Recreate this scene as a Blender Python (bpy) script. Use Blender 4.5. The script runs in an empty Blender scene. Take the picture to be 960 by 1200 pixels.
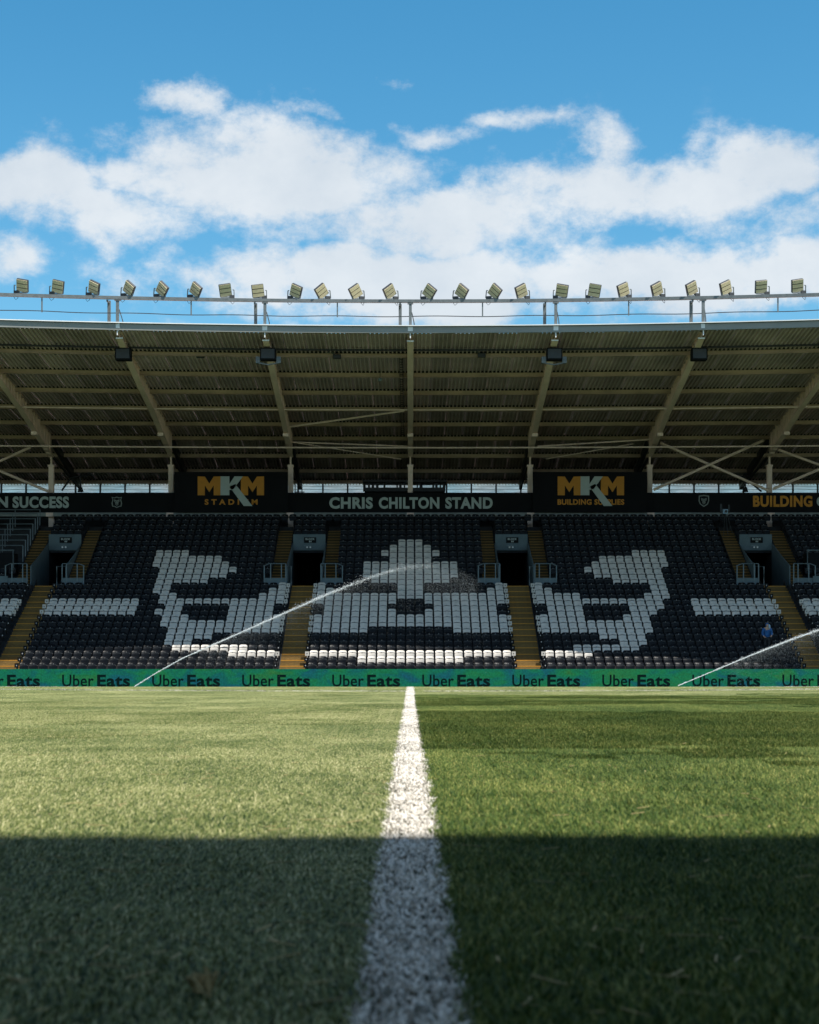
import bpy, bmesh, math, random
from mathutils import Vector, Matrix, noise
random.seed(7)
scene = bpy.context.scene
R = math.radians
# ------------------------------------------------------------------ camera
CX, HY, F, CZ = 481.0, 780.0, 2100.0, 0.36        # principal column, horizon row, focal length in photo pixels, eye height
cam_d = bpy.data.cameras.new('camera')
cam = bpy.data.objects.new('camera', cam_d)
scene.collection.objects.link(cam)
scene.camera = cam
cam.location = (0, 0, CZ)
cam.rotation_euler = (R(90), 0, 0)
cam_d.sensor_fit = 'AUTO'
cam_d.sensor_width = 36
cam_d.lens = F / 1200 * 36
cam_d.shift_x = (480 - CX) / 1200
cam_d.shift_y = (HY - 600) / 1200
cam_d.clip_start = 0.05
cam_d.clip_end = 6000
cam_d.dof.use_dof = True
cam_d.dof.focus_distance = 60
cam_d.dof.aperture_fstop = 11
# ------------------------------------------------------------------ sun, sky, exposure
SA, SB = 0.45, 0.32                               # the light travels (-SA, +SB, -1)
sun_vec = Vector((SA, -SB, 1)).normalized()
sun_elev = math.asin(sun_vec.z)
sun_az = math.atan2(sun_vec.x, sun_vec.y)          # clockwise from +Y
sl = bpy.data.lights.new('sun', 'SUN')
sl.energy = 5.0
sl.angle = R(0.53)
sl.color = (1.0, 0.95, 0.86)
so = bpy.data.objects.new('sun', sl)
scene.collection.objects.link(so)
so.rotation_euler = (-sun_vec).to_track_quat('-Z', 'Y').to_euler()
so.location = sun_vec * 200
scene.view_settings.view_transform = 'Standard'
scene.view_settings.look = 'None'
scene.view_settings.gamma = 1
scene.view_settings.use_curve_mapping = False
scene.view_settings.exposure = 0.74
scene.cycles.max_bounces = 8
scene.cycles.diffuse_bounces = 5
scene.cycles.transparent_max_bounces = 16
scene.cycles.use_denoising = True

world = bpy.data.worlds.new('World')
scene.world = world
world.use_nodes = True
nt = world.node_tree
nt.nodes.clear()
def wn(t, **kw):
    n = nt.nodes.new(t)
    for k, v in kw.items(): setattr(n, k, v)
    return n
def wl(a, b): nt.links.new(a, b)
def wm(op, a, b=None, c=None, clamp=False):
    n = nt.nodes.new('ShaderNodeMath'); n.operation = op; n.use_clamp = clamp
    for i, v in enumerate((a, b, c)):
        if v is None: continue
        if isinstance(v, (int, float)): n.inputs[i].default_value = v
        else: nt.links.new(v, n.inputs[i])
    return n.outputs[0]
sky = wn('ShaderNodeTexSky', sky_type='NISHITA')
sky.sun_disc = False
sky.sun_elevation = sun_elev
sky.sun_rotation = sun_az
sky.altitude = 0
sky.air_density = 1.0
sky.dust_density = 0.2
sky.ozone_density = 3.0
tc = wn('ShaderNodeTexCoord')
sep = wn('ShaderNodeSeparateXYZ'); wl(tc.outputs['Generated'], sep.inputs[0])
az = wm('ARCTAN2', sep.outputs[0], sep.outputs[1])           # direction as azimuth and elevation
el = wm('ARCSINE', sep.outputs[2])
# fbm in azimuth / elevation, stretched sideways like low cumulus seen from below
comb = wn('ShaderNodeCombineXYZ')
wl(az, comb.inputs[0]); wl(wm('MULTIPLY', el, 1.35), comb.inputs[1])
def fbm(scale, detail, rough, dist=0.0, off=0.0):
    n = wn('ShaderNodeTexNoise'); n.noise_dimensions = '3D'
    n.inputs['Scale'].default_value = scale; n.inputs['Detail'].default_value = detail
    n.inputs['Roughness'].default_value = rough; n.inputs['Distortion'].default_value = dist
    ad = wn('ShaderNodeVectorMath', operation='ADD'); ad.inputs[1].default_value = (off, off * .7, off)
    wl(comb.outputs[0], ad.inputs[0]); wl(ad.outputs[0], n.inputs['Vector'])
    return n.outputs['Fac']
def wcol(scale, detail, rough, off):
    n = wn('ShaderNodeTexNoise'); n.inputs['Scale'].default_value = scale; n.inputs['Detail'].default_value = detail; n.inputs['Roughness'].default_value = rough
    ad = wn('ShaderNodeVectorMath', operation='ADD'); ad.inputs[1].default_value = (off, off, off)
    wl(comb.outputs[0], ad.inputs[0]); wl(ad.outputs[0], n.inputs['Vector'])
    sp_ = wn('ShaderNodeSeparateColor'); wl(n.outputs['Color'], sp_.inputs[0]); return sp_.outputs[0], sp_.outputs[1]
w1 = wcol(11, 7, .60, 2.2)
azw = wm('ADD', az, wm('MULTIPLY', wm('SUBTRACT', w1[0], .5), .085))
elw = wm('ADD', el, wm('MULTIPLY', wm('SUBTRACT', w1[1], .5), .055))
nA = fbm(20, 9, .60, .0, 3.1)
nB = fbm(70, 8, .68, .0, 8.2)
nC = fbm(5.0, 4, .5, 0, 1.7)
def P2A(px, py):
    v = Vector(((px - CX) / F, 1, (HY - py) / F)).normalized()
    return math.atan2(v.x, v.y), math.asin(v.z)
# cumulus banks: (centre x, centre y, half width, half height, tilt, weight)
banks = [(30, 225, 140, 48, -.05, 1.05), (150, 190, 70, 36, -.3, .8), (300, 200, 190, 62, .1, 1.15), (120, 245, 170, 40, .1, .95), (215, 112, 66, 30, 0, .9),
         (30, 300, 60, 34, 0, .8), (520, 262, 240, 48, -.1, 1.0), (740, 222, 215, 48, -.12, 1.05), (880, 200, 85, 48, .2, 1.0),
         (500, 156, 70, 24, .1, .72), (600, 144, 85, 20, 0, .55), (715, 172, 62, 40, .5, .75), (370, 128, 44, 18, .4, .58),
         (470, 325, 300, 50, 0, 1.25), (800, 318, 300, 42, 0, 1.2), (930, 250, 60, 28, .3, .6), (50, 170, 34, 34, .9, .42), (480, 500, 900, 110, 0, 1.0),
         (455, 105, 26, 18, .5, .45), (990, 262, 40, 26, .3, .5), (-130, 260, 120, 60, 0, .9)]
tot = None
for (bx, by, hw, hh, tl, w) in banks:
    a0, e0 = P2A(bx, by)
    dx = wm('SUBTRACT', azw, a0); dy = wm('SUBTRACT', elw, e0)
    c, s = math.cos(-tl * .5), math.sin(-tl * .5)
    # rotate, scale
    rx = wm('ADD', wm('MULTIPLY', dx, c * F / hw), wm('MULTIPLY', dy, s * F / hw))
    ry = wm('SUBTRACT', wm('MULTIPLY', dy, c * F / hh), wm('MULTIPLY', dx, s * F / hh))
    r2 = wm('ADD', wm('MULTIPLY', rx, rx), wm('MULTIPLY', ry, ry))
    g = wm('MULTIPLY', wm('EXPONENT', wm('MULTIPLY', r2, -1.1)), w)
    tot = g if tot is None else wm('MAXIMUM', tot, g)
# scattered fair-weather clouds outside the view, cover raised for whiter fill light
rest = wm('MULTIPLY', wm('SUBTRACT', nC, .42), 5.0, clamp=True)
azabs = wm('ABSOLUTE', az)
outside = wm('MULTIPLY', wm('SUBTRACT', wm('MAXIMUM', azabs, el), .36), 5.0, clamp=True)
tot = wm('MAXIMUM', tot, wm('MULTIPLY', rest, outside))
f1 = wm('ADD', tot, wm('MULTIPLY', wm('SUBTRACT', nA, .5), 1.5))
f1 = wm('ADD', f1, wm('MULTIPLY', wm('SUBTRACT', nB, .5), .75))
mr = wn('ShaderNodeMapRange'); mr.interpolation_type = 'SMOOTHSTEP'
mr.inputs['From Min'].default_value = .24; mr.inputs['From Max'].default_value = .90
wl(f1, mr.inputs['Value'])
cloud = wm('MULTIPLY', mr.outputs[0], wm('MULTIPLY', wm('ADD', tot, .0), 3.0, clamp=True))
cloud = wm('MULTIPLY', cloud, .93)
hs = wn('ShaderNodeHueSaturation'); hs.inputs['Saturation'].default_value = 1.33; hs.inputs['Value'].default_value = 1.42
hs.inputs['Hue'].default_value = .483
wl(sky.outputs[0], hs.inputs['Color'])
ccol = wn('ShaderNodeMixRGB')
ccol.inputs[1].default_value = (6.5, 7.15, 7.8, 1); ccol.inputs[2].default_value = (8.8, 9.1, 9.3, 1)
wl(wm('ADD', wm('MULTIPLY', wm('SUBTRACT', w1[0], .5), 1.6), wm('MULTIPLY', wm('SUBTRACT', nA, .2), 1.0), clamp=True), ccol.inputs[0])
mixc = wn('ShaderNodeMixRGB'); wl(cloud, mixc.inputs[0]); wl(hs.outputs[0], mixc.inputs[1]); wl(ccol.outputs[0], mixc.inputs[2])
bg = wn('ShaderNodeBackground'); bg.inputs['Strength'].default_value = 0.063
wo = wn('ShaderNodeOutputWorld')
wl(mixc.outputs[0], bg.inputs[0]); wl(bg.outputs[0], wo.inputs[0])

# ------------------------------------------------------------------ helpers
COL = scene.collection
def px(x, d): return (x - CX) / F * d
def pz(y, d): return CZ + (HY - y) / F * d

class NT:
    def __init__(self, m):
        m.use_nodes = True; self.t = m.node_tree; self.b = self.t.nodes['Principled BSDF']; self.o = self.t.nodes['Material Output']
    def n(self, t, **kw):
        x = self.t.nodes.new(t)
        for k, v in kw.items(): setattr(x, k, v)
        return x
    def l(self, a, b): self.t.links.new(a, b)

def mat(name, col, rough=.6, spec=.5, metal=0, var=.15, scale=3.0, detail=4, bump=0.0, bscale=40, objvar=0.0, stretch=(1, 1, 1), second=None):
    """procedural material: noise-mottled colour, optional second colour, bump and per-object tone variation"""
    m = bpy.data.materials.new(name); k = NT(m)
    k.b.inputs['Roughness'].default_value = rough
    k.b.inputs['Specular IOR Level'].default_value = spec
    k.b.inputs['Metallic'].default_value = metal
    tc = k.n('ShaderNodeTexCoord'); mp = k.n('ShaderNodeMapping'); mp.inputs['Scale'].default_value = stretch
    k.l(tc.outputs['Object'], mp.inputs[0])
    geo = k.n('ShaderNodeNewGeometry')
    n1 = k.n('ShaderNodeTexNoise'); n1.inputs['Scale'].default_value = scale; n1.inputs['Detail'].default_value = detail
    n1.inputs['Roughness'].default_value = .65
    k.l(mp.outputs[0], n1.inputs['Vector'])
    ramp = k.n('ShaderNodeMixRGB')
    lo = tuple(c * (1 - var) for c in col) if second is None else col
    hi = tuple(min(1, c * (1 + var)) for c in col) if second is None else second
    ramp.inputs[1].default_value = (*lo, 1); ramp.inputs[2].default_value = (*hi, 1)
    mr = k.n('ShaderNodeMapRange'); mr.inputs[1].default_value = .3; mr.inputs[2].default_value = .7
    k.l(n1.outputs['Fac'], mr.inputs[0]); k.l(mr.outputs[0], ramp.inputs[0])
    out = ramp.outputs[0]
    if objvar:
        oi = k.n('ShaderNodeObjectInfo'); ma = k.n('ShaderNodeMath', operation='MULTIPLY_ADD')
        ma.inputs[1].default_value = 2 * objvar; ma.inputs[2].default_value = 1 - objvar
        k.l(oi.outputs['Random'], ma.inputs[0])
        mu = k.n('ShaderNodeMixRGB', blend_type='MULTIPLY'); mu.inputs[0].default_value = 1
        k.l(out, mu.inputs[1]); k.l(ma.outputs[0], mu.inputs[2]); out = mu.outputs[0]
    k.l(out, k.b.inputs['Base Color'])
    if bump:
        n2 = k.n('ShaderNodeTexNoise'); n2.inputs['Scale'].default_value = bscale; n2.inputs['Detail'].default_value = 3
        k.l(mp.outputs[0], n2.inputs['Vector'])
        bp = k.n('ShaderNodeBump'); bp.inputs['Strength'].default_value = bump; bp.inputs['Distance'].default_value = .02
        k.l(n2.outputs['Fac'], bp.inputs['Height']); k.l(bp.outputs[0], k.b.inputs['Normal'])
    return m

class MB:
    """collects boxes, bars and sheets and links them as one mesh object"""
    def __init__(self): self.v = []; self.f = []; self.m = []
    def add(self, vs, fs, mi=0):
        o = len(self.v); self.v += [tuple(p) for p in vs]
        for i, f in enumerate(fs):
            self.f.append([j + o for j in f]); self.m.append(mi if isinstance(mi, int) else mi[i])
    def box(self, x0, x1, y0, y1, z0, z1, mi=0):
        self.add([(x0, y0, z0), (x1, y0, z0), (x1, y1, z0), (x0, y1, z0), (x0, y0, z1), (x1, y0, z1), (x1, y1, z1), (x0, y1, z1)],
                 [(0, 3, 2, 1), (4, 5, 6, 7), (0, 1, 5, 4), (1, 2, 6, 5), (2, 3, 7, 6), (3, 0, 4, 7)], mi)
    def bar(self, a, b, w, h=None, mi=0, up=(0, 0, 1)):
        a, b = Vector(a), Vector(b); h = h or w; d = (b - a).normalized(); u = Vector(up)
        if abs(d.dot(u)) > .98: u = Vector((0, 1, 0))
        s = d.cross(u).normalized(); u = s.cross(d).normalized(); s *= w / 2; u *= h / 2
        self.add([a - s - u, a + s - u, a + s + u, a - s + u, b - s - u, b + s - u, b + s + u, b - s + u],
                 [(0, 1, 2, 3), (4, 7, 6, 5), (0, 4, 5, 1), (1, 5, 6, 2), (2, 6, 7, 3), (3, 7, 4, 0)], mi)
    def tube(self, pts, r, n=8, mi=0):
        pts = [Vector(p) for p in pts]; rings = []
        for i, p in enumerate(pts):
            d = (pts[min(i + 1, len(pts) - 1)] - pts[max(i - 1, 0)]).normalized()
            u = Vector((0, 0, 1)) if abs(d.z) < .9 else Vector((0, 1, 0))
            s = d.cross(u).normalized(); u = s.cross(d)
            rr = r[i] if isinstance(r, (list, tuple)) else r
            rings.append([p + s * math.cos(2 * math.pi * k / n) * rr + u * math.sin(2 * math.pi * k / n) * rr for k in range(n)])
        vs = [q for g in rings for q in g]; fs = []
        for i in range(len(pts) - 1):
            for k in range(n):
                fs.append((i * n + k, i * n + (k + 1) % n, (i + 1) * n + (k + 1) % n, (i + 1) * n + k))
        fs.append(tuple(reversed(range(n)))); fs.append(tuple((len(pts) - 1) * n + k for k in range(n)))
        self.add(vs, fs, mi)
    def sweep(self, pts, w, h, mi=0):
        """rectangular section (w along Y, h along Z) following pts across X"""
        vs = []; fs = []
        for p in pts:
            x, y, z = p
            vs += [(x, y - w / 2, z - h / 2), (x, y + w / 2, z - h / 2), (x, y + w / 2, z + h / 2), (x, y - w / 2, z + h / 2)]
        for i in range(len(pts) - 1):
            for k in range(4): fs.append((i * 4 + k, i * 4 + (k + 1) % 4, i * 4 + 4 + (k + 1) % 4, i * 4 + 4 + k))
        fs.append((3, 2, 1, 0)); e = (len(pts) - 1) * 4; fs.append((e, e + 1, e + 2, e + 3))
        self.add(vs, fs, mi)
    def prism(self, poly, y0, y1, mi=0):
        """XZ polygon extruded along Y"""
        n = len(poly); vs = [(x, y0, z) for x, z in poly] + [(x, y1, z) for x, z in poly]
        fs = [tuple(range(n)), tuple(reversed(range(n, 2 * n)))] + [(i, i + n, (i + 1) % n + n, (i + 1) % n) for i in range(n)]
        self.add(vs, fs, mi)
    def mesh(self, name, mats, smooth=False):
        me = bpy.data.meshes.new(name); me.from_pydata(self.v, [], self.f)
        for m in (mats if isinstance(mats, (list, tuple)) else [mats]): me.materials.append(m)
        me.polygons.foreach_set('material_index', self.m)
        if smooth: me.polygons.foreach_set('use_smooth', [True] * len(me.polygons))
        me.validate(); me.update()
        return me
    def build(self, name, mats, parent=None, smooth=False, loc=None):
        return obj(name, self.mesh(name, mats, smooth), parent, loc)
def obj(name, me, parent=None, loc=None):
    o = bpy.data.objects.new(name, me); COL.objects.link(o)
    if parent: o.parent = parent
    if loc: o.location = loc
    return o
def tag(o, label=None, cat=None, group=None, kind=None):
    if label: o['label'] = label
    if cat: o['category'] = cat
    if group: o['group'] = group
    if kind: o['kind'] = kind
    return o
def empty(name, loc, label=None, cat=None, group=None):
    o = bpy.data.objects.new(name, None); COL.objects.link(o); o.location = loc; o.empty_display_size = .2
    return tag(o, label, cat, group)
def bevel(o, w=.01, seg=2):
    m = o.modifiers.new('bevel', 'BEVEL'); m.width = w; m.segments = seg; m.limit_method = 'ANGLE'
    return o
_tc = {}
def text_polys(s, bold=0.0):
    key = (s, bold)
    if key in _tc: return _tc[key]
    cu = bpy.data.curves.new('t', 'FONT'); cu.body = s; cu.size = 1; cu.offset = bold; cu.space_character = 1.0 + bold * 2.2; cu.resolution_u = 4
    to = bpy.data.objects.new('t', cu); COL.objects.link(to)
    dg = bpy.context.evaluated_depsgraph_get(); me = bpy.data.meshes.new_from_object(to.evaluated_get(dg))
    vs = [(v.co.x, v.co.y) for v in me.vertices]; fs = [tuple(p.vertices) for p in me.polygons]
    bpy.data.objects.remove(to); bpy.data.curves.remove(cu); bpy.data.meshes.remove(me)
    x0 = min(v[0] for v in vs); x1 = max(v[0] for v in vs); y0 = 0; y1 = max(v[1] for v in vs)
    vs = [((x - x0) / (x1 - x0), (y - y0) / (y1 - y0)) for x, y in vs]
    _tc[key] = (vs, fs); return vs, fs
def text_into(mb, s, x0, x1, z0, z1, y, thick=.02, bold=0.0, mi=0):
    """lettering fitted to a rectangle, facing -Y, with a little depth"""
    vs, fs = text_polys(s, bold)
    P = [(x0 + a * (x1 - x0), y - thick, z0 + b * (z1 - z0)) for a, b in vs]
    n = len(P); ec = {}
    for f in fs:
        for i in range(len(f)):
            e = (f[i], f[(i + 1) % len(f)])
            ec[e] = 1
    side = [(a, b, b + n, a + n) for (a, b) in ec if (b, a) not in ec]
    mb.add(P + [(p[0], y, p[2]) for p in P], list(fs) + side, mi)
ORD = ['first', 'second', 'third', 'fourth', 'fifth', 'sixth', 'seventh', 'eighth', 'ninth', 'tenth', 'eleventh', 'twelfth', 'thirteenth',
       'fourteenth', 'fifteenth', 'sixteenth', 'seventeenth', 'eighteenth', 'nineteenth', 'twentieth', 'twenty-first', 'twenty-second',
       'twenty-third', 'twenty-fourth', 'twenty-fifth', 'twenty-sixth']

# ------------------------------------------------------------------ materials
M = {}
M['concrete'] = mat('dark_concrete', (.035, .036, .038), .85, .2, var=.3, scale=1.2, bump=.3)
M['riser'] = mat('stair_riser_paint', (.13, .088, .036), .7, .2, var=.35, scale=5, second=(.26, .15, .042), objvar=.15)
M['upper_riser'] = mat('worn_upper_stair_paint', (.05, .037, .017), .8, .2, var=.35, scale=5, second=(.095, .062, .022), objvar=.2)  # darker copy of the riser paint for the upper stairs
M['worn_nosing'] = mat('worn_upper_nosing', (.24, .125, .03), .7, .3, var=.2, scale=8)  # darker nosing colour for the upper stairs
M['tread'] = mat('stair_tread', (.13, .11, .07), .85, .3, var=.3, scale=6)
M['nosing'] = mat('orange_nosing', (.60, .27, .03), .6, .4, var=.2, scale=8)
M['white_seat'] = mat('white_seat_plastic', (.59, .55, .50), .42, .35, var=.13, scale=2, objvar=.06)
M['black_seat'] = mat('black_seat_plastic', (.0045, .0055, .0080), .42, .16, var=.3, scale=2)
M['tag'] = mat('number_tag', (.36, .36, .36), .5, var=.1)
M['steel'] = mat('beige_steel_paint', (.86, .67, .57), .5, .3, var=.15, scale=1.4, bump=.05, stretch=(1, .3, 1))
M['purlin'] = mat('purlin_steel', (.52, .38, .27), .5, .5, var=.22, scale=1.1, stretch=(.6, 1, 1))
M['sheet'] = mat('roof_sheet_lining', (.50, .415, .40), .5, .4, var=.22, scale=.6, objvar=.16)
M['white_steel'] = mat('white_gutter_paint', (.78, .79, .80), .35, .5, var=.05)
M['gutter'] = mat('grey_gutter_metal', (.25, .255, .24), .4, .5, var=.1, stretch=(.2, 1, 1))
M['galv'] = mat('galvanised_steel', (.16, .175, .18), .45, .5, metal=.3, var=.2, scale=5)
M['dark_metal'] = mat('dark_metal', (.03, .033, .037), .5, .5, var=.2)
M['black'] = mat('black_panel', (.006, .0065, .008), .7, .15, var=.3, scale=.6)
M['dark_wall'] = mat('dark_wall', (.03, .03, .032), .8, .3, var=.3)
M['blue_wall'] = mat('blue_grey_wall', (.11, .155, .175), .7, .4, var=.15, scale=1.5)
M['rail'] = mat('rail_steel', (.13, .17, .19), .4, .5, metal=.2, var=.2, scale=4)
M['letter_white'] = mat('white_lettering', (.44, .50, .48), .6, var=.05)
M['letter_orange'] = mat('orange_lettering', (.60, .24, .012), .6, var=.08)
M['letter_dark'] = mat('dark_green_lettering', (.002, .010, .010), .7, .03, var=.1)
M['lens'] = mat('floodlight_glass', (.66, .56, .36), .25, .6, var=.12, scale=6)
M['shade_beam'] = mat('beam_grey', (.25, .28, .27), .7, var=.2, scale=1.5)
M['jacket'] = mat('blue_jacket', (.012, .10, .30), .7, var=.2, scale=9)
M['pale_blue'] = mat('pale_blue_cloth', (.35, .52, .68), .7, var=.1, scale=9)
M['skin'] = mat('skin', (.50, .30, .21), .5, var=.08)
M['trousers'] = mat('dark_trousers', (.015, .016, .02), .8, var=.2)
M['rubber'] = mat('rubber', (.02, .02, .02), .8)

def board_mat():
    m = bpy.data.materials.new('advert_screen_green'); k = NT(m)
    geo = k.n('ShaderNodeNewGeometry'); mp = k.n('ShaderNodeMapping'); mp.inputs['Scale'].default_value = (.55, 1, 1.1)
    k.l(geo.outputs['Position'], mp.inputs[0])
    n1 = k.n('ShaderNodeTexNoise'); n1.inputs['Scale'].default_value = 1.5; n1.inputs['Detail'].default_value = 5; n1.inputs['Distortion'].default_value = .8
    k.l(mp.outputs[0], n1.inputs['Vector'])
    r = k.n('ShaderNodeValToRGB'); k.l(n1.outputs['Fac'], r.inputs[0])
    e = r.color_ramp.elements
    e[0].position = .30; e[0].color = (.003, .050, .075, 1)
    e[1].position = .74; e[1].color = (.014, .085, .022, 1)
    for p, c in ((.42, (.002, .065, .055, 1)), (.50, (.003, .080, .045, 1)), (.60, (.004, .088, .035, 1))):
        x = e.new(p); x.color = c
    n2 = k.n('ShaderNodeTexNoise'); n2.inputs['Scale'].default_value = 12; n2.inputs['Detail'].default_value = 6
    k.l(geo.outputs['Position'], n2.inputs['Vector'])
    mr = k.n('ShaderNodeMapRange'); mr.inputs[1].default_value = .3; mr.inputs[2].default_value = .7; mr.inputs[3].default_value = .7; mr.inputs[4].default_value = 1.25
    k.l(n2.outputs['Fac'], mr.inputs[0])
    mu = k.n('ShaderNodeMixRGB', blend_type='MULTIPLY'); mu.inputs[0].default_value = 1
    k.l(r.outputs[0], mu.inputs[1]); k.l(mr.outputs[0], mu.inputs[2])
    k.l(mu.outputs[0], k.b.inputs['Base Color']); k.l(mu.outputs[0], k.b.inputs['Emission Color'])
    k.b.inputs['Emission Strength'].default_value = .4; k.b.inputs['Specular IOR Level'].default_value = .15
    k.b.inputs['Roughness'].default_value = .5
    return m
M['board'] = board_mat()

def pane_mat():
    m = bpy.data.materials.new('ribbed_translucent_pane'); k = NT(m)
    geo = k.n('ShaderNodeNewGeometry'); sp = k.n('ShaderNodeSeparateXYZ'); k.l(geo.outputs['Position'], sp.inputs[0])
    n1 = k.n('ShaderNodeTexNoise'); mp = k.n('ShaderNodeMapping'); mp.inputs['Scale'].default_value = (.5, .1, 7)
    k.l(geo.outputs['Position'], mp.inputs[0]); k.l(mp.outputs[0], n1.inputs['Vector']); n1.inputs['Scale'].default_value = 1.6; n1.inputs['Detail'].default_value = 4
    mr = k.n('ShaderNodeMapRange'); mr.inputs[1].default_value = .35; mr.inputs[2].default_value = .65; mr.inputs[3].default_value = .78; mr.inputs[4].default_value = 1
    k.l(n1.outputs['Fac'], mr.inputs[0])
    mu = k.n('ShaderNodeMixRGB', blend_type='MULTIPLY'); mu.inputs[0].default_value = 1; mu.inputs[1].default_value = (.93, .94, .96, 1)
    k.l(mr.outputs[0], mu.inputs[2])
    tr = k.n('ShaderNodeBsdfTranslucent'); k.l(mu.outputs[0], tr.inputs[0])
    tp = k.n('ShaderNodeBsdfTransparent'); k.l(mu.outputs[0], tp.inputs[0])
    mx = k.n('ShaderNodeMixShader'); mx.inputs[0].default_value = .7
    k.l(tr.outputs[0], mx.inputs[1]); k.l(tp.outputs[0], mx.inputs[2]); k.l(mx.outputs[0], k.o.inputs[0])
    return m
M['pane'] = pane_mat()

# ------------------------------------------------------------------ ground
def G(y):
    """height of the cambered pitch along its width"""
    return G0(y) - .010
def G0(y):
    if y < 24.2: return 0.0
    if y < 42: return -.000504 * (y - 24.2) ** 2
    z = -.000504 * 17.8 ** 2
    return z - .0140 * (min(y, 90) - 42)

def ground_mat():
    m = bpy.data.materials.new('mown_turf'); k = NT(m)
    geo = k.n('ShaderNodeNewGeometry')
    n1 = k.n('ShaderNodeTexNoise'); n1.inputs['Scale'].default_value = 60; n1.inputs['Detail'].default_value = 5
    k.l(geo.outputs['Position'], n1.inputs['Vector'])
    mx = k.n('ShaderNodeMixRGB'); mx.inputs[1].default_value = (.022, .042, .014, 1); mx.inputs[2].default_value = (.06, .095, .03, 1)
    k.l(n1.outputs['Fac'], mx.inputs[0]); k.l(mx.outputs[0], k.b.inputs['Base Color'])
    k.b.inputs['Roughness'].default_value = .9
    bp = k.n('ShaderNodeBump'); bp.inputs['Strength'].default_value = .6; bp.inputs['Distance'].default_value = .02
    k.l(n1.outputs['Fac'], bp.inputs['Height']); k.l(bp.outputs[0], k.b.inputs['Normal'])
    return m
M['turf'] = ground_mat()
gm = MB()
ys = [-2500, -300, -60] + [-10 + 2 * i for i in range(50)] + [90, 300, 2500]
xs = [-2500, -300, -80, -40, 0, 40, 80, 300, 2500]
ys = sorted(set(ys))
for y in ys:
    for x in xs: gm.v.append((x, y, G(y) - .005))
nx = len(xs)
for j in range(len(ys) - 1):
    for i in range(nx - 1):
        gm.f.append((j * nx + i, j * nx + i + 1, (j + 1) * nx + i + 1, (j + 1) * nx + i)); gm.m.append(0)
tag(gm.build('pitch_ground', M['turf']), kind='structure')

# grass blades ------------------------------------------------------
def blade_mat(name, stops, rough=.6, trans=.18, spec=.18):
    m = bpy.data.materials.new(name); k = NT(m)
    at = k.n('ShaderNodeAttribute', attribute_name='tint'); at.attribute_type = 'GEOMETRY'
    geo = k.n('ShaderNodeNewGeometry'); n1 = k.n('ShaderNodeTexNoise'); n1.inputs['Scale'].default_value = .9; n1.inputs['Detail'].default_value = 5
    n1.inputs['Roughness'].default_value = .7
    mp = k.n('ShaderNodeMapping'); mp.inputs['Scale'].default_value = (1, .6, 0); k.l(geo.outputs['Position'], mp.inputs[0]); k.l(mp.outputs[0], n1.inputs['Vector'])
    ad = k.n('ShaderNodeMath', operation='MULTIPLY_ADD'); ad.inputs[1].default_value = 1.2; k.l(n1.outputs['Fac'], ad.inputs[0])
    sb = k.n('ShaderNodeMath', operation='SUBTRACT'); sb.inputs[1].default_value = .6
    k.l(at.outputs['Fac'], ad.inputs[2]); k.l(ad.outputs[0], sb.inputs[0])
    r = k.n('ShaderNodeValToRGB'); k.l(sb.outputs[0], r.inputs[0])
    e = r.color_ramp.elements
    e[0].position, e[0].color = stops[0][0], (*stops[0][1], 1); e[1].position, e[1].color = stops[-1][0], (*stops[-1][1], 1)
    for p, c in stops[1:-1]: x = e.new(p); x.color = (*c, 1)
    k.l(r.outputs[0], k.b.inputs['Base Color']); k.b.inputs['Roughness'].default_value = rough
    k.b.inputs['Specular IOR Level'].default_value = spec
    tr = k.n('ShaderNodeBsdfTranslucent'); k.l(r.outputs[0], tr.inputs[0])
    mx = k.n('ShaderNodeMixShader'); mx.inputs[0].default_value = trans
    k.l(k.b.outputs[0], mx.inputs[1]); k.l(tr.outputs[0], mx.inputs[2]); k.l(mx.outputs[0], k.o.inputs[0])
    return m
M['grass_pale'] = blade_mat('grass_blades_pale', [(0, (.012, .034, .006)), (.35, (.098, .130, .030)), (.7, (.262, .275, .105)), (1, (.58, .54, .30))])
M['grass_deep'] = blade_mat('grass_blades_deep', [(0, (.010, .034, .006)), (.35, (.048, .092, .015)), (.75, (.155, .195, .042)), (1, (.42, .40, .13))])
M['paint_blade'] = blade_mat('painted_grass_blades', [(0, (.03, .04, .02)), (.26, (.19, .165, .12)), (.45, (.74, .69, .63)), (1, (.92, .87, .80))], .6, .12, .3)

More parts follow.
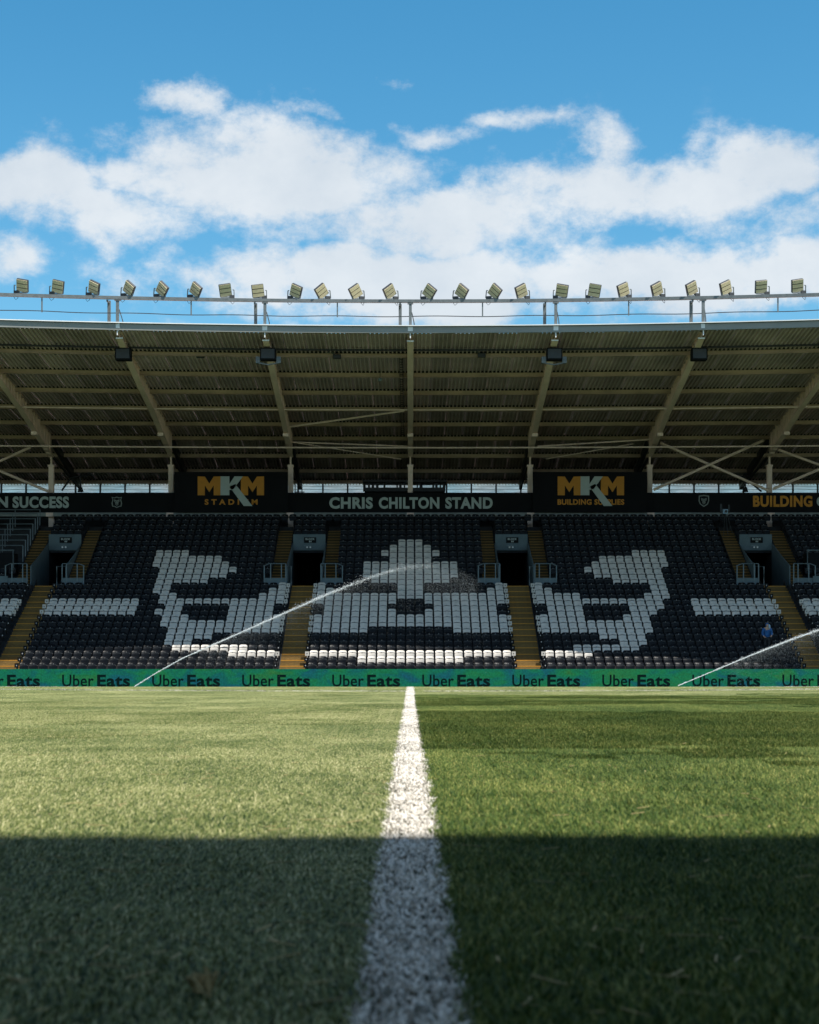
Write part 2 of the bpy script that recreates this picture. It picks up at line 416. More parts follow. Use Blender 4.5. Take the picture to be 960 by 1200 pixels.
def grass_tile(name, w, l, n, h, wid, lean, material, seed, jitter=.0, spread=.5):
    rnd = random.Random(seed); vs = []; fs = []; tint = []
    for i in range(n):
        x = rnd.uniform(-w / 2, w / 2); y = rnd.uniform(-l / 2, l / 2)
        if jitter and abs(x) > w / 2 - jitter: x += rnd.gauss(0, jitter * .55)
        hh = h * rnd.uniform(.55, 1.2); ww = wid * rnd.uniform(.6, 1.3) / 2
        a = rnd.uniform(0, math.tau); ca, sa = math.cos(a) * ww, math.sin(a) * ww
        lx = rnd.gauss(0, spread) * hh; ly = (lean + rnd.gauss(0, spread)) * hh
        t = min(.98, max(.02, rnd.gauss(.45, .28)))
        o = len(vs)
        vs += [(x - ca, y - sa, -.006), (x + ca, y + sa, -.006),
               (x - ca * .8 + lx * .4, y - sa * .8 + ly * .4, hh * .6), (x + ca * .8 + lx * .4, y + sa * .8 + ly * .4, hh * .6),
               (x + lx, y + ly, hh * (.98 if abs(lean) < .6 else .8))]
        fs += [(o, o + 1, o + 3, o + 2), (o + 2, o + 3, o + 4)]
        tint += [t, t]
    me = bpy.data.meshes.new(name); me.from_pydata(vs, [], fs); me.materials.append(material)
    at = me.attributes.new('tint', 'FLOAT', 'FACE'); at.data.foreach_set('value', tint)
    me.update()
    return bpy.data.objects.new(name, me)        # used only as the source of the turf object's instances

def scatter(name, pts, tiles, material, rz=.12):
    """one object: its points carry turf tiles through geometry nodes"""
    me = bpy.data.meshes.new(name); me.from_pydata([p[:3] for p in pts], [], []); me.materials.append(material)
    ix = me.attributes.new('pick', 'INT', 'POINT'); ix.data.foreach_set('value', [random.randrange(len(tiles)) for _ in pts])
    ro = me.attributes.new('turn', 'FLOAT_VECTOR', 'POINT')
    ro.data.foreach_set('vector', [c for p in pts for c in (p[4] if len(p) > 4 else 0, 0, (p[3] if len(p) > 3 else 0) + random.uniform(-rz, rz))])
    sc = me.attributes.new('size', 'FLOAT_VECTOR', 'POINT')
    sc.data.foreach_set('vector', [c for p in pts for c in (random.choice((-1, 1)), 1, random.uniform(.85, 1.15))])
    o = obj(name, me)
    ng = bpy.data.node_groups.new(name, 'GeometryNodeTree')
    ng.interface.new_socket('Geometry', in_out='INPUT', socket_type='NodeSocketGeometry')
    ng.interface.new_socket('Geometry', in_out='OUTPUT', socket_type='NodeSocketGeometry')
    gi = ng.nodes.new('NodeGroupInput'); go = ng.nodes.new('NodeGroupOutput')
    g2 = ng.nodes.new('GeometryNodeGeometryToInstance')
    for t in reversed(tiles):
        oi = ng.nodes.new('GeometryNodeObjectInfo'); oi.inputs['Object'].default_value = t; oi.inputs['As Instance'].default_value = True
        ng.links.new(oi.outputs['Geometry'], g2.inputs[0])
    iop = ng.nodes.new('GeometryNodeInstanceOnPoints'); iop.inputs['Pick Instance'].default_value = True
    def attr(nm, ty):
        a = ng.nodes.new('GeometryNodeInputNamedAttribute'); a.data_type = ty; a.inputs['Name'].default_value = nm
        return a.outputs['Attribute']
    e2r = ng.nodes.new('FunctionNodeEulerToRotation')
    ng.links.new(attr('turn', 'FLOAT_VECTOR'), e2r.inputs[0])
    ng.links.new(gi.outputs[0], iop.inputs['Points'])
    # join of object infos is an instance list that can be picked from
    jn = ng.nodes.new('GeometryNodeJoinGeometry'); ng.nodes.remove(g2)
    for n in [n for n in ng.nodes if n.bl_idname == 'GeometryNodeObjectInfo']: ng.links.new(n.outputs['Geometry'], jn.inputs[0])
    ng.links.new(jn.outputs[0], iop.inputs['Instance'])
    ng.links.new(attr('pick', 'INT'), iop.inputs['Instance Index'])
    ng.links.new(e2r.outputs[0], iop.inputs['Rotation'])
    ng.links.new(attr('size', 'FLOAT_VECTOR'), iop.inputs['Scale'])
    ng.links.new(iop.outputs[0], go.inputs[0])
    md = o.modifiers.new('turf', 'NODES'); md.node_group = ng
    return o

TS = .25
LW = .058                                            # half width of the painted line
NB = 2300
left_light = [grass_tile('turf_tile', TS, TS, NB, .015, .0034, 1.7, M['grass_pale'], 10 + i, spread=.42) for i in range(4)]
left_mid = [grass_tile('turf_tile', TS, TS, NB, .018, .0032, .9, M['grass_pale'], 20 + i, spread=.5) for i in range(3)]
right_dark = [grass_tile('turf_tile', TS, TS, NB, .021, .0030, -.15, M['grass_deep'], 30 + i) for i in range(4)]
right_mid = [grass_tile('turf_tile', TS, TS, NB, .019, .0030, .55, M['grass_deep'], 40 + i) for i in range(4)]
# mowing bands: which way the turf was last rolled, by distance
P_ll, P_lm, P_rd, P_rm = [], [], [], []
y = 1.25
while y < 42:
    hw = .27 * y + 1.2
    x = LW + TS / 2 - .004
    while x < hw:
        zz = G(y)
        nz = noise.noise(Vector((x * .5, y * .35, 3.3)))
        ul = 9.5 < y + noise.noise(Vector((x * .3, y * .9, 5.1))) * .2 * y < 17.0 and nz > -.3
        (P_lm if ul or nz > .42 else P_ll).append((-x, y, zz))
        yy = y + nz * 1.2 + noise.noise(Vector((x * .25, y * .9, 9.1))) * .12 * y + random.gauss(0, .25)
        dk = (7.6 < yy < 13.5) or (16 < yy < 19.5)
        (P_rd if dk else P_ll if yy > 22 else P_rm).append((x, y, zz))
        x += TS
    y += TS
tag(scatter('pale_turf', P_ll, left_light, M['grass_pale']), kind='stuff')
tag(scatter('pale_turf', P_lm, left_mid, M['grass_pale']), kind='stuff')
tag(scatter('deep_turf', P_rd, right_dark, M['grass_deep']), kind='stuff')
tag(scatter('deep_turf', P_rm, right_mid, M['grass_deep']), kind='stuff')
line_tiles = [grass_tile('line_tile', 2 * LW, TS, 1150, .016, .0052, .7, M['paint_blade'], 60 + i, jitter=.006) for i in range(5)]
tag(scatter('halfway_line', [(0, 1.25 + TS * i, G(1.25 + TS * i)) for i in range(165)], line_tiles, M['paint_blade'], rz=.02), kind='structure')
circ = []
nC_ = int(math.tau * 9.15 / TS)
for i in range(nC_):
    a = i / nC_ * math.tau; X, Y = 9.15 * math.cos(a), 34 + 9.15 * math.sin(a)
    if abs(X) < .12: continue
    circ.append((X, Y, G(Y) + .004, a))
circ_tiles = [grass_tile('line_tile', 2 * LW, TS, 130, .026, .004, .1, M['paint_blade'], 80 + i, jitter=.012) for i in range(2)]
tag(scatter('centre_circle_line', circ, circ_tiles, M['paint_blade'], rz=.01), kind='structure')

# loose straw and clippings lying on the turf
M['straw'] = mat('dry_clippings', (.34, .27, .13), .8, .2, var=.3)
cl = MB(); rc = random.Random(12)
for q in range(420):
    yy = 1.5 + 9 * rc.random() ** 1.6; xx = rc.uniform(-1, 1) * (.26 * yy + .3)
    if abs(xx) < .07: continue
    a = rc.uniform(0, math.pi); L_ = rc.uniform(.008, .03); z_ = G(yy) + rc.uniform(.010, .017)
    cl.bar((xx - math.cos(a) * L_, yy - math.sin(a) * L_, z_), (xx + math.cos(a) * L_, yy + math.sin(a) * L_, z_ + rc.uniform(-.003, .004)), .0028, .0012)
for q in range(26):      # the pale scuffed tuft near the lower left
    a = rc.uniform(0, math.pi); xx = -.226 + rc.gauss(0, .007); yy = 1.97 + rc.gauss(0, .02)
    cl.bar((xx, yy, .004), (xx + math.cos(a) * .012, yy + math.sin(a) * .01, .020), .004, .002)
tag(cl.build('grass_clippings', M['straw']), kind='stuff')

# ------------------------------------------------------------------ the stand: geometry tables
ROWY = [775.9, 768.9, 762, 755.3, 748.3, 740.9, 733.8, 726.7, 719.9, 713.2, 707, 701.1, 694.7, 688.6, 682.5, 676.4, 670.3, 663.9,
        657.7, 651.1, 644.5, 638.3, 631.9, 625.5, 619.3, 613.1, 607.2, 602.5]
NR = len(ROWY); RD = .68; Y0 = 90.0
SH = .80
ry = [Y0 + RD * i for i in range(NR)]
rt = [pz(ROWY[i], ry[i]) - SH for i in range(NR)]      # tread heights
for i in range(1, NR): rt[i] = max(rt[i], rt[i - 1] + .29)
rt.append(rt[-1] + .35); ry.append(ry[-1] + RD)
VC = [-20.4, -5.97, 5.97, 20.4]
S = .492
XL = 44.2
stand = empty('grandstand', (0, 92, -.8), 'far grandstand with black and white seats under a cantilever roof', 'grandstand')
def part(o):
    o.parent = stand; o.matrix_parent_inverse = Matrix.Translation(-stand.location); return o
# terrace
def intervals(i):
    if 17 <= i <= 23:
        xs = [-XL]
        for c in VC: xs += [c - 1.0, c + 1.0]
        xs.append(XL)
        return [(xs[k], xs[k + 1]) for k in range(0, len(xs), 2)]
    return [(-XL, XL)]
tm = MB()
for i in range(NR):
    yf, yb = ry[i] - .35, ry[i] + .33
    lo = rt[i - 1] if i else -1.0
    for a, b in intervals(i):
        tm.add([(a, yf, lo - .3), (b, yf, lo - .3), (b, yf, rt[i]), (a, yf, rt[i]), (b, yb, rt[i]), (a, yb, rt[i])], [(0, 1, 2, 3), (3, 2, 4, 5)])
tm.box(-XL, XL, ry[27] + .33, 112, rt[27] - .05, rt[27])
part(tm.build('terrace', M['concrete']))
# landing in front of each tunnel
LZ = rt[16]
for c in VC:
    for s in (-1, 1):
        b = MB(); b.box(*sorted((c + s * .70, c + s * 2.25)), ry[15] - .34, ry[16] + .33, rt[14] - .1, LZ + .004)
        part(b.build('landing', M['concrete']))
    # tunnel: side walls, header, passage
    w = MB()
    ya, yb = ry[16] + .10, ry[24] - .36
    for s in (-1, 1):
        x0, x1 = sorted((c + s * .96, c + s * 1.015))
        prof = [(ya, LZ - .2), (yb, LZ - .2), (yb, rt[23] + .28), (ry[20], rt[20] + .55), (ya, LZ + 1.15)]
        n = len(prof)
        vs = [(x0, p[0], p[1]) for p in prof] + [(x1, p[0], p[1]) for p in prof]
        w.add(vs, [tuple(range(n)), tuple(reversed(range(n, 2 * n)))] + [(i, i + n, (i + 1) % n + n, (i + 1) % n) for i in range(n)])
    part(w.build('tunnel_side_wall', M['blue_wall']))
    h = MB(); h.box(c - .955, c + .955, yb - .12, yb, pz(645, yb), pz(626.3, yb)); part(h.build('tunnel_header', M['blue_wall']))
    t = MB()
    t.box(c - 1.3, c + 1.3, yb, 113, LZ - .1, LZ); t.box(c - 1.3, c + 1.3, yb, 113, pz(645, yb), pz(645, yb) + .1)
    t.box(c - 1.3, c - .97, yb, 113, LZ, pz(645, yb)); t.box(c + .97, c + 1.3, yb, 113, LZ, pz(645, yb)); t.box(c - .97, c + .97, 112.9, 113, LZ, pz(645, yb))
    t.box(c - .955, c + .955, ya - .4, yb, LZ - .1, LZ)
    part(t.build('tunnel_passage', M['dark_wall']))
    hr = MB(); hr.tube([(c - 1.0, yb + .1, rt[23] + .75), (c + 1.0, yb + .1, rt[23] + .75)], .02); 
    for q in (-1, 0, 1): hr.tube([(c + q * .95, yb + .1, rt[23] + .2), (c + q * .95, yb + .1, rt[23] + .75)], .018)
    part(hr.build('tunnel_top_rail', M['dark_metal']))
# steps: shared unit step (1 m wide, unit rise)
def step_mesh(width, nose, ms=('riser', 'tread', 'nosing')):
    b = MB(); w = width / 2
    b.box(-w, w, 0, .345, -1.15, 0, [1, 1, 0, 1, 1, 1])
    if nose:
        b.box(-w + .01, w - .01, -.006, .06, -.24, .012, 2)
    else:
        b.box(-w + .01, w - .01, -.003, .03, -.10, .008, 0)
    return b.mesh('step', [M[q] for q in ms])
sm_low_n, sm_low_p = step_mesh(1.34, True), step_mesh(1.34, False)
sm_up_n = step_mesh(.86, True, ('upper_riser', 'tread', 'worn_nosing'))
def stair(c, i0, i1, width, mn, mp):
    b = MB()
    n = i1 - i0
    for s in (-1, 1):
        x0, x1 = sorted((c + s * width / 2, c + s * (width / 2 + .03)))
        vs = []
        for i in range(i0, i1 + 1): vs.append((ry[i] - .35, rt[i] + .03))
        pts = vs + [(vs[-1][0], vs[-1][1] - .3), (vs[0][0], vs[0][1] - .3)]
        m = len(pts)
        b.add([(x0, p[0], p[1]) for p in pts] + [(x1, p[0], p[1]) for p in pts],
              [tuple(range(m)), tuple(reversed(range(m, 2 * m)))] + [(k, k + m, (k + 1) % m + m, (k + 1) % m) for k in range(m)])
    g = part(b.build('gangway', M['concrete']))
    for i in range(i0, i1):
        base = rt[i - 1] if i > 0 else rt[0] - .30
        rise = (rt[i] - base) / 2
        for k in (1, 2):
            o = obj('step', mn if (k == 2 or mp is None) else mp, g)
            o.location = (c + 0, ry[i] - .35 - (.34 if k == 1 else 0) - .004, base + rise * k + .004)
            o.scale = (1, 1, rise)
for c in VC:
    stair(c, 0, 17, 1.34, sm_low_n, sm_low_p)
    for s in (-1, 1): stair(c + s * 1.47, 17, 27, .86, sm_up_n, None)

# ------------------------------------------------------------------ seats
def shell(levels, cols, curve, thick):
    """levels: (z, half width, y). A curved plate with thickness."""
    vs = []; fs = []; n = cols + 1; L = len(levels)
    for side in (0, 1):
        for (z, hw, y) in levels:
            for c in range(n):
                u = c / cols * 2 - 1
                vs.append((u * hw, y - curve * u * u * (hw / .2) + side * thick, z - (.0 if not side else .004)))
    for l in range(L - 1):
        for c in range(cols):
            a = l * n + c; fs.append((a, a + 1, a + n + 1, a + n))
            b = L * n + a; fs.append((b, b + n, b + n + 1, b + 1))
    o = L * n
    for c in range(cols):
        fs.append((c + 1, c, o + c, o + c + 1)); a = (L - 1) * n + c; fs.append((a, a + 1, o + a + 1, o + a))
    for l in range(L - 1):
        a = l * n; fs.append((a + n, o + a + n, o + a, a)); a = l * n + cols; fs.append((a, o + a, o + a + n, a + n))
    return vs, fs
def seat_geo(fine):
    back = shell([(.40, .19, .0), (.62, .205, .01), (.70, .207, .02), (.75, .195, .05), (.782, .16, .085), (.80, .10, .12)], 6 if fine else 4, .045, .03)
    pan = shell([(.40, .17, -.15), (.50, .20, -.14), (.595, .203, -.13), (.63, .185, -.115), (.648, .14, -.09)], 6 if fine else 4, .03, .06)
    tg = ([(-.022, -.004, .725), (.022, -.004, .725), (.022, .004, .755), (-.022, .004, .755)], [(0, 1, 2, 3)])
    return back, pan, tg
def leg_geo():
    b = MB(); b.box(-.03, .03, -.02, .06, 0, .42); b.box(-.20, .20, -.05, 0, .38, .41)
    arc = [(-.205, .605), (-.17, .645), (-.10, .664), (.10, .664), (.17, .645), (.205, .605)]  # dark arc along the pan top, modelled as the shade of the gap
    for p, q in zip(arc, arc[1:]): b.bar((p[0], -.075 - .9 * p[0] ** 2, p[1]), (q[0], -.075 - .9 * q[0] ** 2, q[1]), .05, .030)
    return b.v, b.f
fb, fp, ft = seat_geo(True)
def pm(name, geo, m, smooth=False):
    me = bpy.data.meshes.new(name); me.from_pydata(geo[0], [], geo[1]); me.materials.append(m)
    if smooth: me.polygons.foreach_set('use_smooth', [True] * len(me.polygons))
    me.update(); return me
SM = {}
for c in ('white', 'black'):
    SM[c] = (pm('backrest', fb, M[c + '_seat']), pm('seat_pan', fp, M[c + '_seat']))
tagv = MB(); tagv.box(-.015, .015, .005, .016, .70, .722); TAGM = tagv.mesh('number_tag', M['tag'])
lg = leg_geo(); LEGM = pm('bracket', lg, M['dark_metal'], False)  # bracket mesh includes the dark arc that stands for gap shade

def jx(block, j):
    return {'A': -(21.55 + S * j), 'B': -(7.10 + S * j), 'C': S * j, 'D': 7.10 + S * j, 'E': 21.55 + S * j}[block]
def rng(a, b): return set(range(a, b + 1))
WB = {2: rng(0, 4), 3: rng(3, 10), 4: rng(9, 11), 5: rng(7, 11), 6: rng(0, 11), 7: rng(0, 12), 8: rng(0, 5) | rng(10, 12), 9: rng(1, 5) | rng(11, 13) | rng(16, 25),
      10: rng(1, 5) | {11, 12} | rng(16, 25), 11: rng(0, 13) | rng(16, 25), 12: rng(0, 2) | {12, 13}, 13: {0, 1, 13, 14}, 14: {0, 13, 14}, 15: rng(9, 14),
      16: rng(7, 14), 17: rng(6, 14), 18: rng(7, 15), 19: rng(8, 15), 20: rng(12, 15)}
WD = {2: rng(0, 4), 3: rng(3, 9), 4: rng(8, 10), 5: rng(6, 10), 6: rng(0, 11), 7: rng(0, 11), 8: rng(0, 4) | rng(9, 11), 9: rng(1, 4) | rng(10, 12) | rng(17, 25),
      10: rng(1, 4) | rng(10, 13) | rng(17, 25), 11: rng(0, 13) | rng(17, 25), 12: rng(0, 4) | rng(12, 14), 13: {0, 1, 13, 14}, 14: {0, 13, 14}, 15: rng(9, 14),
      16: rng(7, 14), 17: rng(6, 14), 18: rng(7, 15), 19: rng(8, 15), 20: rng(12, 15)}
def sym(s): return s | {-k for k in s}
WC = {1: rng(-5, 5), 2: rng(-10, 10), 6: sym(rng(5, 10)), 7: rng(-10, 10), 8: rng(-10, 10), 9: sym(rng(2, 9)), 10: sym(rng(3, 9)), 11: sym(rng(2, 10)),
      12: rng(-10, 10), 13: {-1, 0, 1, 9, 10, -9, -10}, 14: {-1, 0, 1, -10, 10}, 15: rng(-4, 4), 16: rng(-5, 5), 17: rng(-5, 5), 18: rng(-5, 5), 19: rng(-2, 2),
      20: rng(-3, 3), 21: rng(-2, 2), 22: rng(-1, 1)}
WA = {9: rng(0, 9), 10: rng(0, 9), 11: rng(0, 9)}
WHITE = {'A': WA, 'B': WB, 'C': WC, 'D': WD, 'E': WA}
RANGE = {'A': rng(0, 10), 'B': rng(0, 25), 'C': rng(-10, 10), 'D': rng(0, 25), 'E': rng(0, 10)}
BN = {'B': 'left block', 'C': 'centre block', 'D': 'right block'}
RN = ['front row', 'second row', 'third row', 'fourth row']
def seat_ok(i, X):
    d = min(abs(X - c) for c in VC)
    if i == 27: return True
    if i <= 14: return True
    if i <= 16: return d > 2.42
    return d > 2.02
bulk = MB()
ARC = [(-.205, .605), (-.16, .65), (0, .668), (.16, .65), (.205, .605)]  # dark arc drawn as the shade between backrest and pan
lb, lp, lt = seat_geo(False)
rnd = random.Random(5)
n_ind = 0
def bulk_seat(i, X, white):
    a = rnd.gauss(0, .012); dy = rnd.gauss(0, .004); pt = rnd.gauss(0, .008); dz = rnd.gauss(0, .003)
    if rnd.random() < .02: pt -= .05; dz -= .015
    mi = 0 if white else 1
    bulk.add([(X + x - y * a, ry[i] + y + dy, rt[i] + z + dz) for x, y, z in lb[0]], lb[1], mi)
    bulk.add([(X + x - y * a, ry[i] + y + dy + pt, rt[i] + z + dz) for x, y, z in lp[0]], lp[1], mi)
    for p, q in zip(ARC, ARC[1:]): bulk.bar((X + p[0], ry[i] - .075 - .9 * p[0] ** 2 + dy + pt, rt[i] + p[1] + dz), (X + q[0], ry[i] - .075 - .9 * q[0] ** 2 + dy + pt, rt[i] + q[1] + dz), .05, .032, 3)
    bulk.add([(X + q[0], ry[i] + .012, rt[i] + q[2]) for q in ((-.018, 0, .70), (.018, 0, .70), (.018, 0, .727), (-.018, 0, .727))], [(0, 1, 2, 3)], 2)
for i in range(NR):
    for blk in 'ABCDE':
        for j in sorted(RANGE[blk]):
            X = jx(blk, j)
            if not seat_ok(i, X): continue
            if blk == 'A' and i >= 19: continue
            white = j in WHITE[blk].get(i, ())
            if i < 4 and blk in 'BCD':
                order = {'B': 25 - j, 'C': j + 10, 'D': j}[blk]
                cname = 'white' if white else 'black'
                r = empty('stadium_seat', (X + rnd.gauss(0, .003), ry[i] + rnd.gauss(0, .004), rt[i]),
                          '%s folding seat, %s of the %s, %s from its left end' % (cname, RN[i], BN[blk], ORD[order]), 'seat', 'folding seats in the front rows')
                r.rotation_euler.z = rnd.gauss(0, .012)
                o = obj('backrest', SM[cname][0], r)
                o = obj('seat_pan', SM[cname][1], r); o.location.y = rnd.gauss(0, .006); o.rotation_euler.x = rnd.gauss(0, .01)
                if rnd.random() < .03: o.location.y -= .04
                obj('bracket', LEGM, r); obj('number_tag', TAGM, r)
            else:
                bulk_seat(i, X, white)
    if 24 <= i <= 26:
        for c in VC:
            for q in (-1.5, -.5, .5, 1.5): bulk_seat(i, c + q * .47, False)
    if i == 27:
        for c in VC:
            for q in (-2, -1, 0, 1, 2): 
                X = c + q * S
                if abs(X - c) < .9: bulk_seat(i, X, False)
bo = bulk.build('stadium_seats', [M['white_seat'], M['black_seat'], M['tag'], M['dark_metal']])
tag(bo, 'rows of black and white folding seats rising behind the front four rows', 'seats', kind='stuff')
# row end panels beside the gangways
def endp(white):
    b = MB(); b.box(-.012, .012, -.20, .10, .40, .72, 0); b.box(-.10, .10, -.215, -.200, .52, .735, 0); b.box(-.022, .022, -.219, -.215, .60, .66, 1)
    return b.mesh('row_end_panel', [M['white_seat' if white else 'black_seat'], M['dark_metal'] if white else M['tag']])
EP = {True: endp(True), False: endp(False)}
for i in range(0, 15):
    for (blk, j, s) in (('A', 0, 1), ('B', 25, -1), ('B', 0, 1), ('C', -10, -1), ('C', 10, 1), ('D', 0, -1), ('D', 25, 1), ('E', 0, -1)):
        o = obj('row_end_panel', EP[j in WHITE[blk].get(i, ())]); o.location = (jx(blk, j) + s * .335, ry[i], rt[i]); part(o)

# ------------------------------------------------------------------ roof
YF = 87.5
def yf(x): return YF - .004 * x * x
def RY(x, y0): return yf(x) + (y0 - YF) / (120 - YF) * (120 - yf(x))
def RZ(y0):
    if y0 < 110.7: return 16.68 - (16.68 - 14.62) * (y0 - YF) / (110.7 - YF)
    return 14.62 - (14.62 - 12.86) * (y0 - 110.7) / (120 - 110.7)
ysamp = [87.5, 91.2, 95.1, 99, 102.9, 106.8, 110.7, 114, 117.2, 121]
SW = 1.05
for q in range(-42, 42):
    x0 = q * SW; b = MB(); prof = []
    for r_ in range(5):
        xx = x0 + r_ * .21; prof += [(xx, 0), (xx + .095, 0), (xx + .115, -.115), (xx + .175, -.115), (xx + .195, 0)]
    prof.append((x0 + SW + .02, .0))
    dz = .012 if q % 2 else 0
    vs = [(x, RY(x, y0), RZ(y0) + z + dz) for y0 in ysamp for x, z in prof]
    n = len(prof); fs = [(a * n + k, a * n + k + 1, (a + 1) * n + k + 1, (a + 1) * n + k) for a in range(len(ysamp) - 1) for k in range(n - 1)]
    b.add(vs, fs); part(b.build('roof_sheet', M['sheet']))
xs_ = [x * 1.84 for x in range(-24, 25)]
PUR = [91.2, 95.1, 99, 102.9, 106.8, 110.7, 114.2, 117.4, 119.9]
for k, y0 in enumerate(PUR):
    b = MB(); zc = RZ(y0) - .118
    h = .24 if k else .20
    b.sweep([(x, RY(x, y0), zc - h / 2) for x in xs_], .025, h)
    b.sweep([(x, RY(x, y0) - .045, zc - h + .008) for x in xs_], .085, .016)
    b.sweep([(x, RY(x, y0) + .045, zc - .01) for x in xs_], .085, .016)
    part(b.build('purlin', M['purlin']))
    b = MB(); b.sweep([(x, RY(x, y0) + .02, RZ(y0) - .062) for x in xs_], .03, .10); part(b.build('profile_filler', M['rubber']))  # dark strip put into the sheet crests as their shade above the purlin
# black strip put in for the shaded gap above the first purlin
b = MB(); b.sweep([(x, RY(x, 90.4), RZ(90.4) - .14) for x in xs_], .10, .10); part(b.build('cable_duct', M['dark_metal']))
# rafters and columns
CY = 110.4
FL = [(88.0, 16.30), (95.5, 15.26), (101.3, 14.62), (105.8, 13.96), (110.4, 13.22)]
for n in range(-6, 7):
    def RX(y): return n * (7.08 + (7.37 - 7.08) * (y - YF) / (CY - YF))
    yt = lambda y0: RY(RX(y0), y0)
    b = MB()
    for k in range(len(FL) - 1):
        (ya, za), (yb, zb) = FL[k], FL[k + 1]
        xa, xb = RX(ya), RX(yb); Ya, Yb = yt(ya), yt(yb) if yb < 110 else CY
        ta, tb = RZ(ya) - .06, RZ(yb) - .06
        for wdt, (z0a, z1a, z0b, z1b) in ((.014, (za, ta, zb, tb)), (.31, (za - .025, za, zb - .025, zb)), (.31, (ta, ta + .02, tb, tb + .02))):
            w = wdt / 2
            b.add([(xa - w, Ya, z0a), (xa + w, Ya, z0a), (xb + w, Yb, z0b), (xb - w, Yb, z0b), (xa - w, Ya, z1a), (xa + w, Ya, z1a), (xb + w, Yb, z1b), (xb - w, Yb, z1b)],
                  [(0, 3, 2, 1), (4, 5, 6, 7), (0, 1, 5, 4), (1, 2, 6, 5), (2, 3, 7, 6), (3, 0, 4, 7)])
    ra = part(b.build('rafter', M['steel']))
    def bot(y):
        for k in range(len(FL) - 1):
            if FL[k][0] <= y <= FL[k + 1][0]:
                t = (y - FL[k][0]) / (FL[k + 1][0] - FL[k][0]); return FL[k][1] * (1 - t) + FL[k + 1][1] * t
        return FL[-1][1]
    st = MB(); y = 89.5
    while y < 110:
        Y = yt(y); X = RX(y); st.box(X - .14, X + .14, Y - .008, Y + .008, bot(y) + .002, RZ(y) - .065); y += .85
    so_ = obj('stiffeners', st.mesh('stiffener', M['steel'])); so_.parent = ra
    # knee joint block and bright tip plate with tie rod
    kb = MB(); X = RX(105.4); Y = yt(105.4); kb.box(X - .17, X + .17, Y - .25, Y + .2, bot(105.4) - .22, bot(105.4) - .03); o = obj('splice_block', kb.mesh('splice_block', M['steel'])); o.parent = ra
    tp = MB(); X = RX(87.6); Y = yf(X); tp.box(X - .12, X + .12, Y - .16, Y - .05, 16.66, 16.90)
    tp.box(X - .17, X + .17, yt(88.0) - .03, yt(88.0), 16.26, 16.33)
    tp.bar((X, Y - .08, 16.33), (X, Y - .08, 16.66), .05); o = obj('tip_plate', tp.mesh('tip_plate', M['white_steel'])); o.parent = ra
    # column
    Xc = n * 7.37; cm = MB()
    cm.box(Xc - .15, Xc + .15, CY - .17, CY - .15, -1, 12.6); cm.box(Xc - .15, Xc + .15, CY + .15, CY + .17, -1, 12.6); cm.box(Xc - .01, Xc + .01, CY - .15, CY + .15, -1, 12.6)
    cm.box(Xc - .19, Xc + .19, CY - .22, CY + .2, 12.6, 12.72); cm.box(Xc - .05, Xc + .05, CY - .1, CY + .1, 12.72, 13.22)
    part(cm.build('column', M['steel']))
    # rear rafter from the column to the back wall
    rr = MB(); rr.bar((Xc, CY + .1, 14.3), (Xc, 120, 12.4), .2, .5); rr.bar((Xc, CY + .3, 13.3), (Xc, 119, 12.3), .12, .12)
    part(rr.build('rear_rafter', M['dark_metal']))
# horizontal bracing tubes and diagonal tubes
def tube_part(pts, r, name='brace_tube', m='steel'):
    b = MB(); b.tube(pts, r, 8); part(b.build(name, M[m]))
tube_part([(x, RY(x, 100.6), 14.72) for x in xs_], .045)
tube_part([(x, RY(x, 107.4), 13.42) for x in xs_], .05)
def PP(x, y, d): return (px(x, d), d, pz(y, d))
tube_part([PP(340, 500, 104.5), PP(474, 481.5, 101.5)], .06)
tube_part([PP(340, 518, 107.5), PP(478, 523, 108.5)], .045)
tube_part([PP(342, 518, 107), PP(470, 538, 111)], .03)
tube_part([PP(634, 480, 101), PP(790, 477, 101.5)], .05)
tube_part([PP(630, 523, 108), PP(762, 515, 107.5)], .05)
tube_part([PP(640, 538, 111), PP(742, 520, 108)], .03)
tube_part([PP(766, 574, 109.9), PP(895, 516, 109.2)], .085, 'cross_brace')
tube_part([PP(774, 519, 109.6), PP(901, 575, 110.1)], .085, 'cross_brace')
tube_part([PP(906, 573, 109.9), PP(1040, 516, 109.2)], .085, 'cross_brace')
tube_part([PP(912, 527, 109.6), PP(1046, 576, 110.1)], .085, 'cross_brace')
tube_part([PP(-78, 519, 109.6), PP(57, 576, 110.1)], .085, 'cross_brace')
tube_part([PP(-75, 574, 109.9), PP(36, 524, 109.2)], .085, 'cross_brace')
# cable ladder by the centre rafter
b = MB(); Xl = -.47
for xx in (Xl - .08, Xl + .08): b.bar((xx, 91.4, 16.1), (xx, 108.5, 14.35), .03, .10)
for k in range(36):
    t = k / 35; b.bar((Xl - .08, 91.4 + 17.1 * t, 16.1 - 1.75 * t), (Xl + .08, 91.4 + 17.1 * t, 16.1 - 1.75 * t), .03)
part(b.build('cable_ladder', M['dark_metal']))
# gutter
b = MB(); b.sweep([(x, yf(x) - .08, 16.73) for x in xs_], .14, .31); part(b.build('gutter', M['gutter']))
b = MB(); b.sweep([(x, yf(x) - .10, 16.92) for x in xs_], .30, .045); part(b.build('gutter_lip', M['white_steel']))
b = MB(); b.sweep([(x, yf(x) - .165, 16.885) for x in xs_], .02, .024); part(b.build('gutter_shadow_gap', M['dark_metal']))
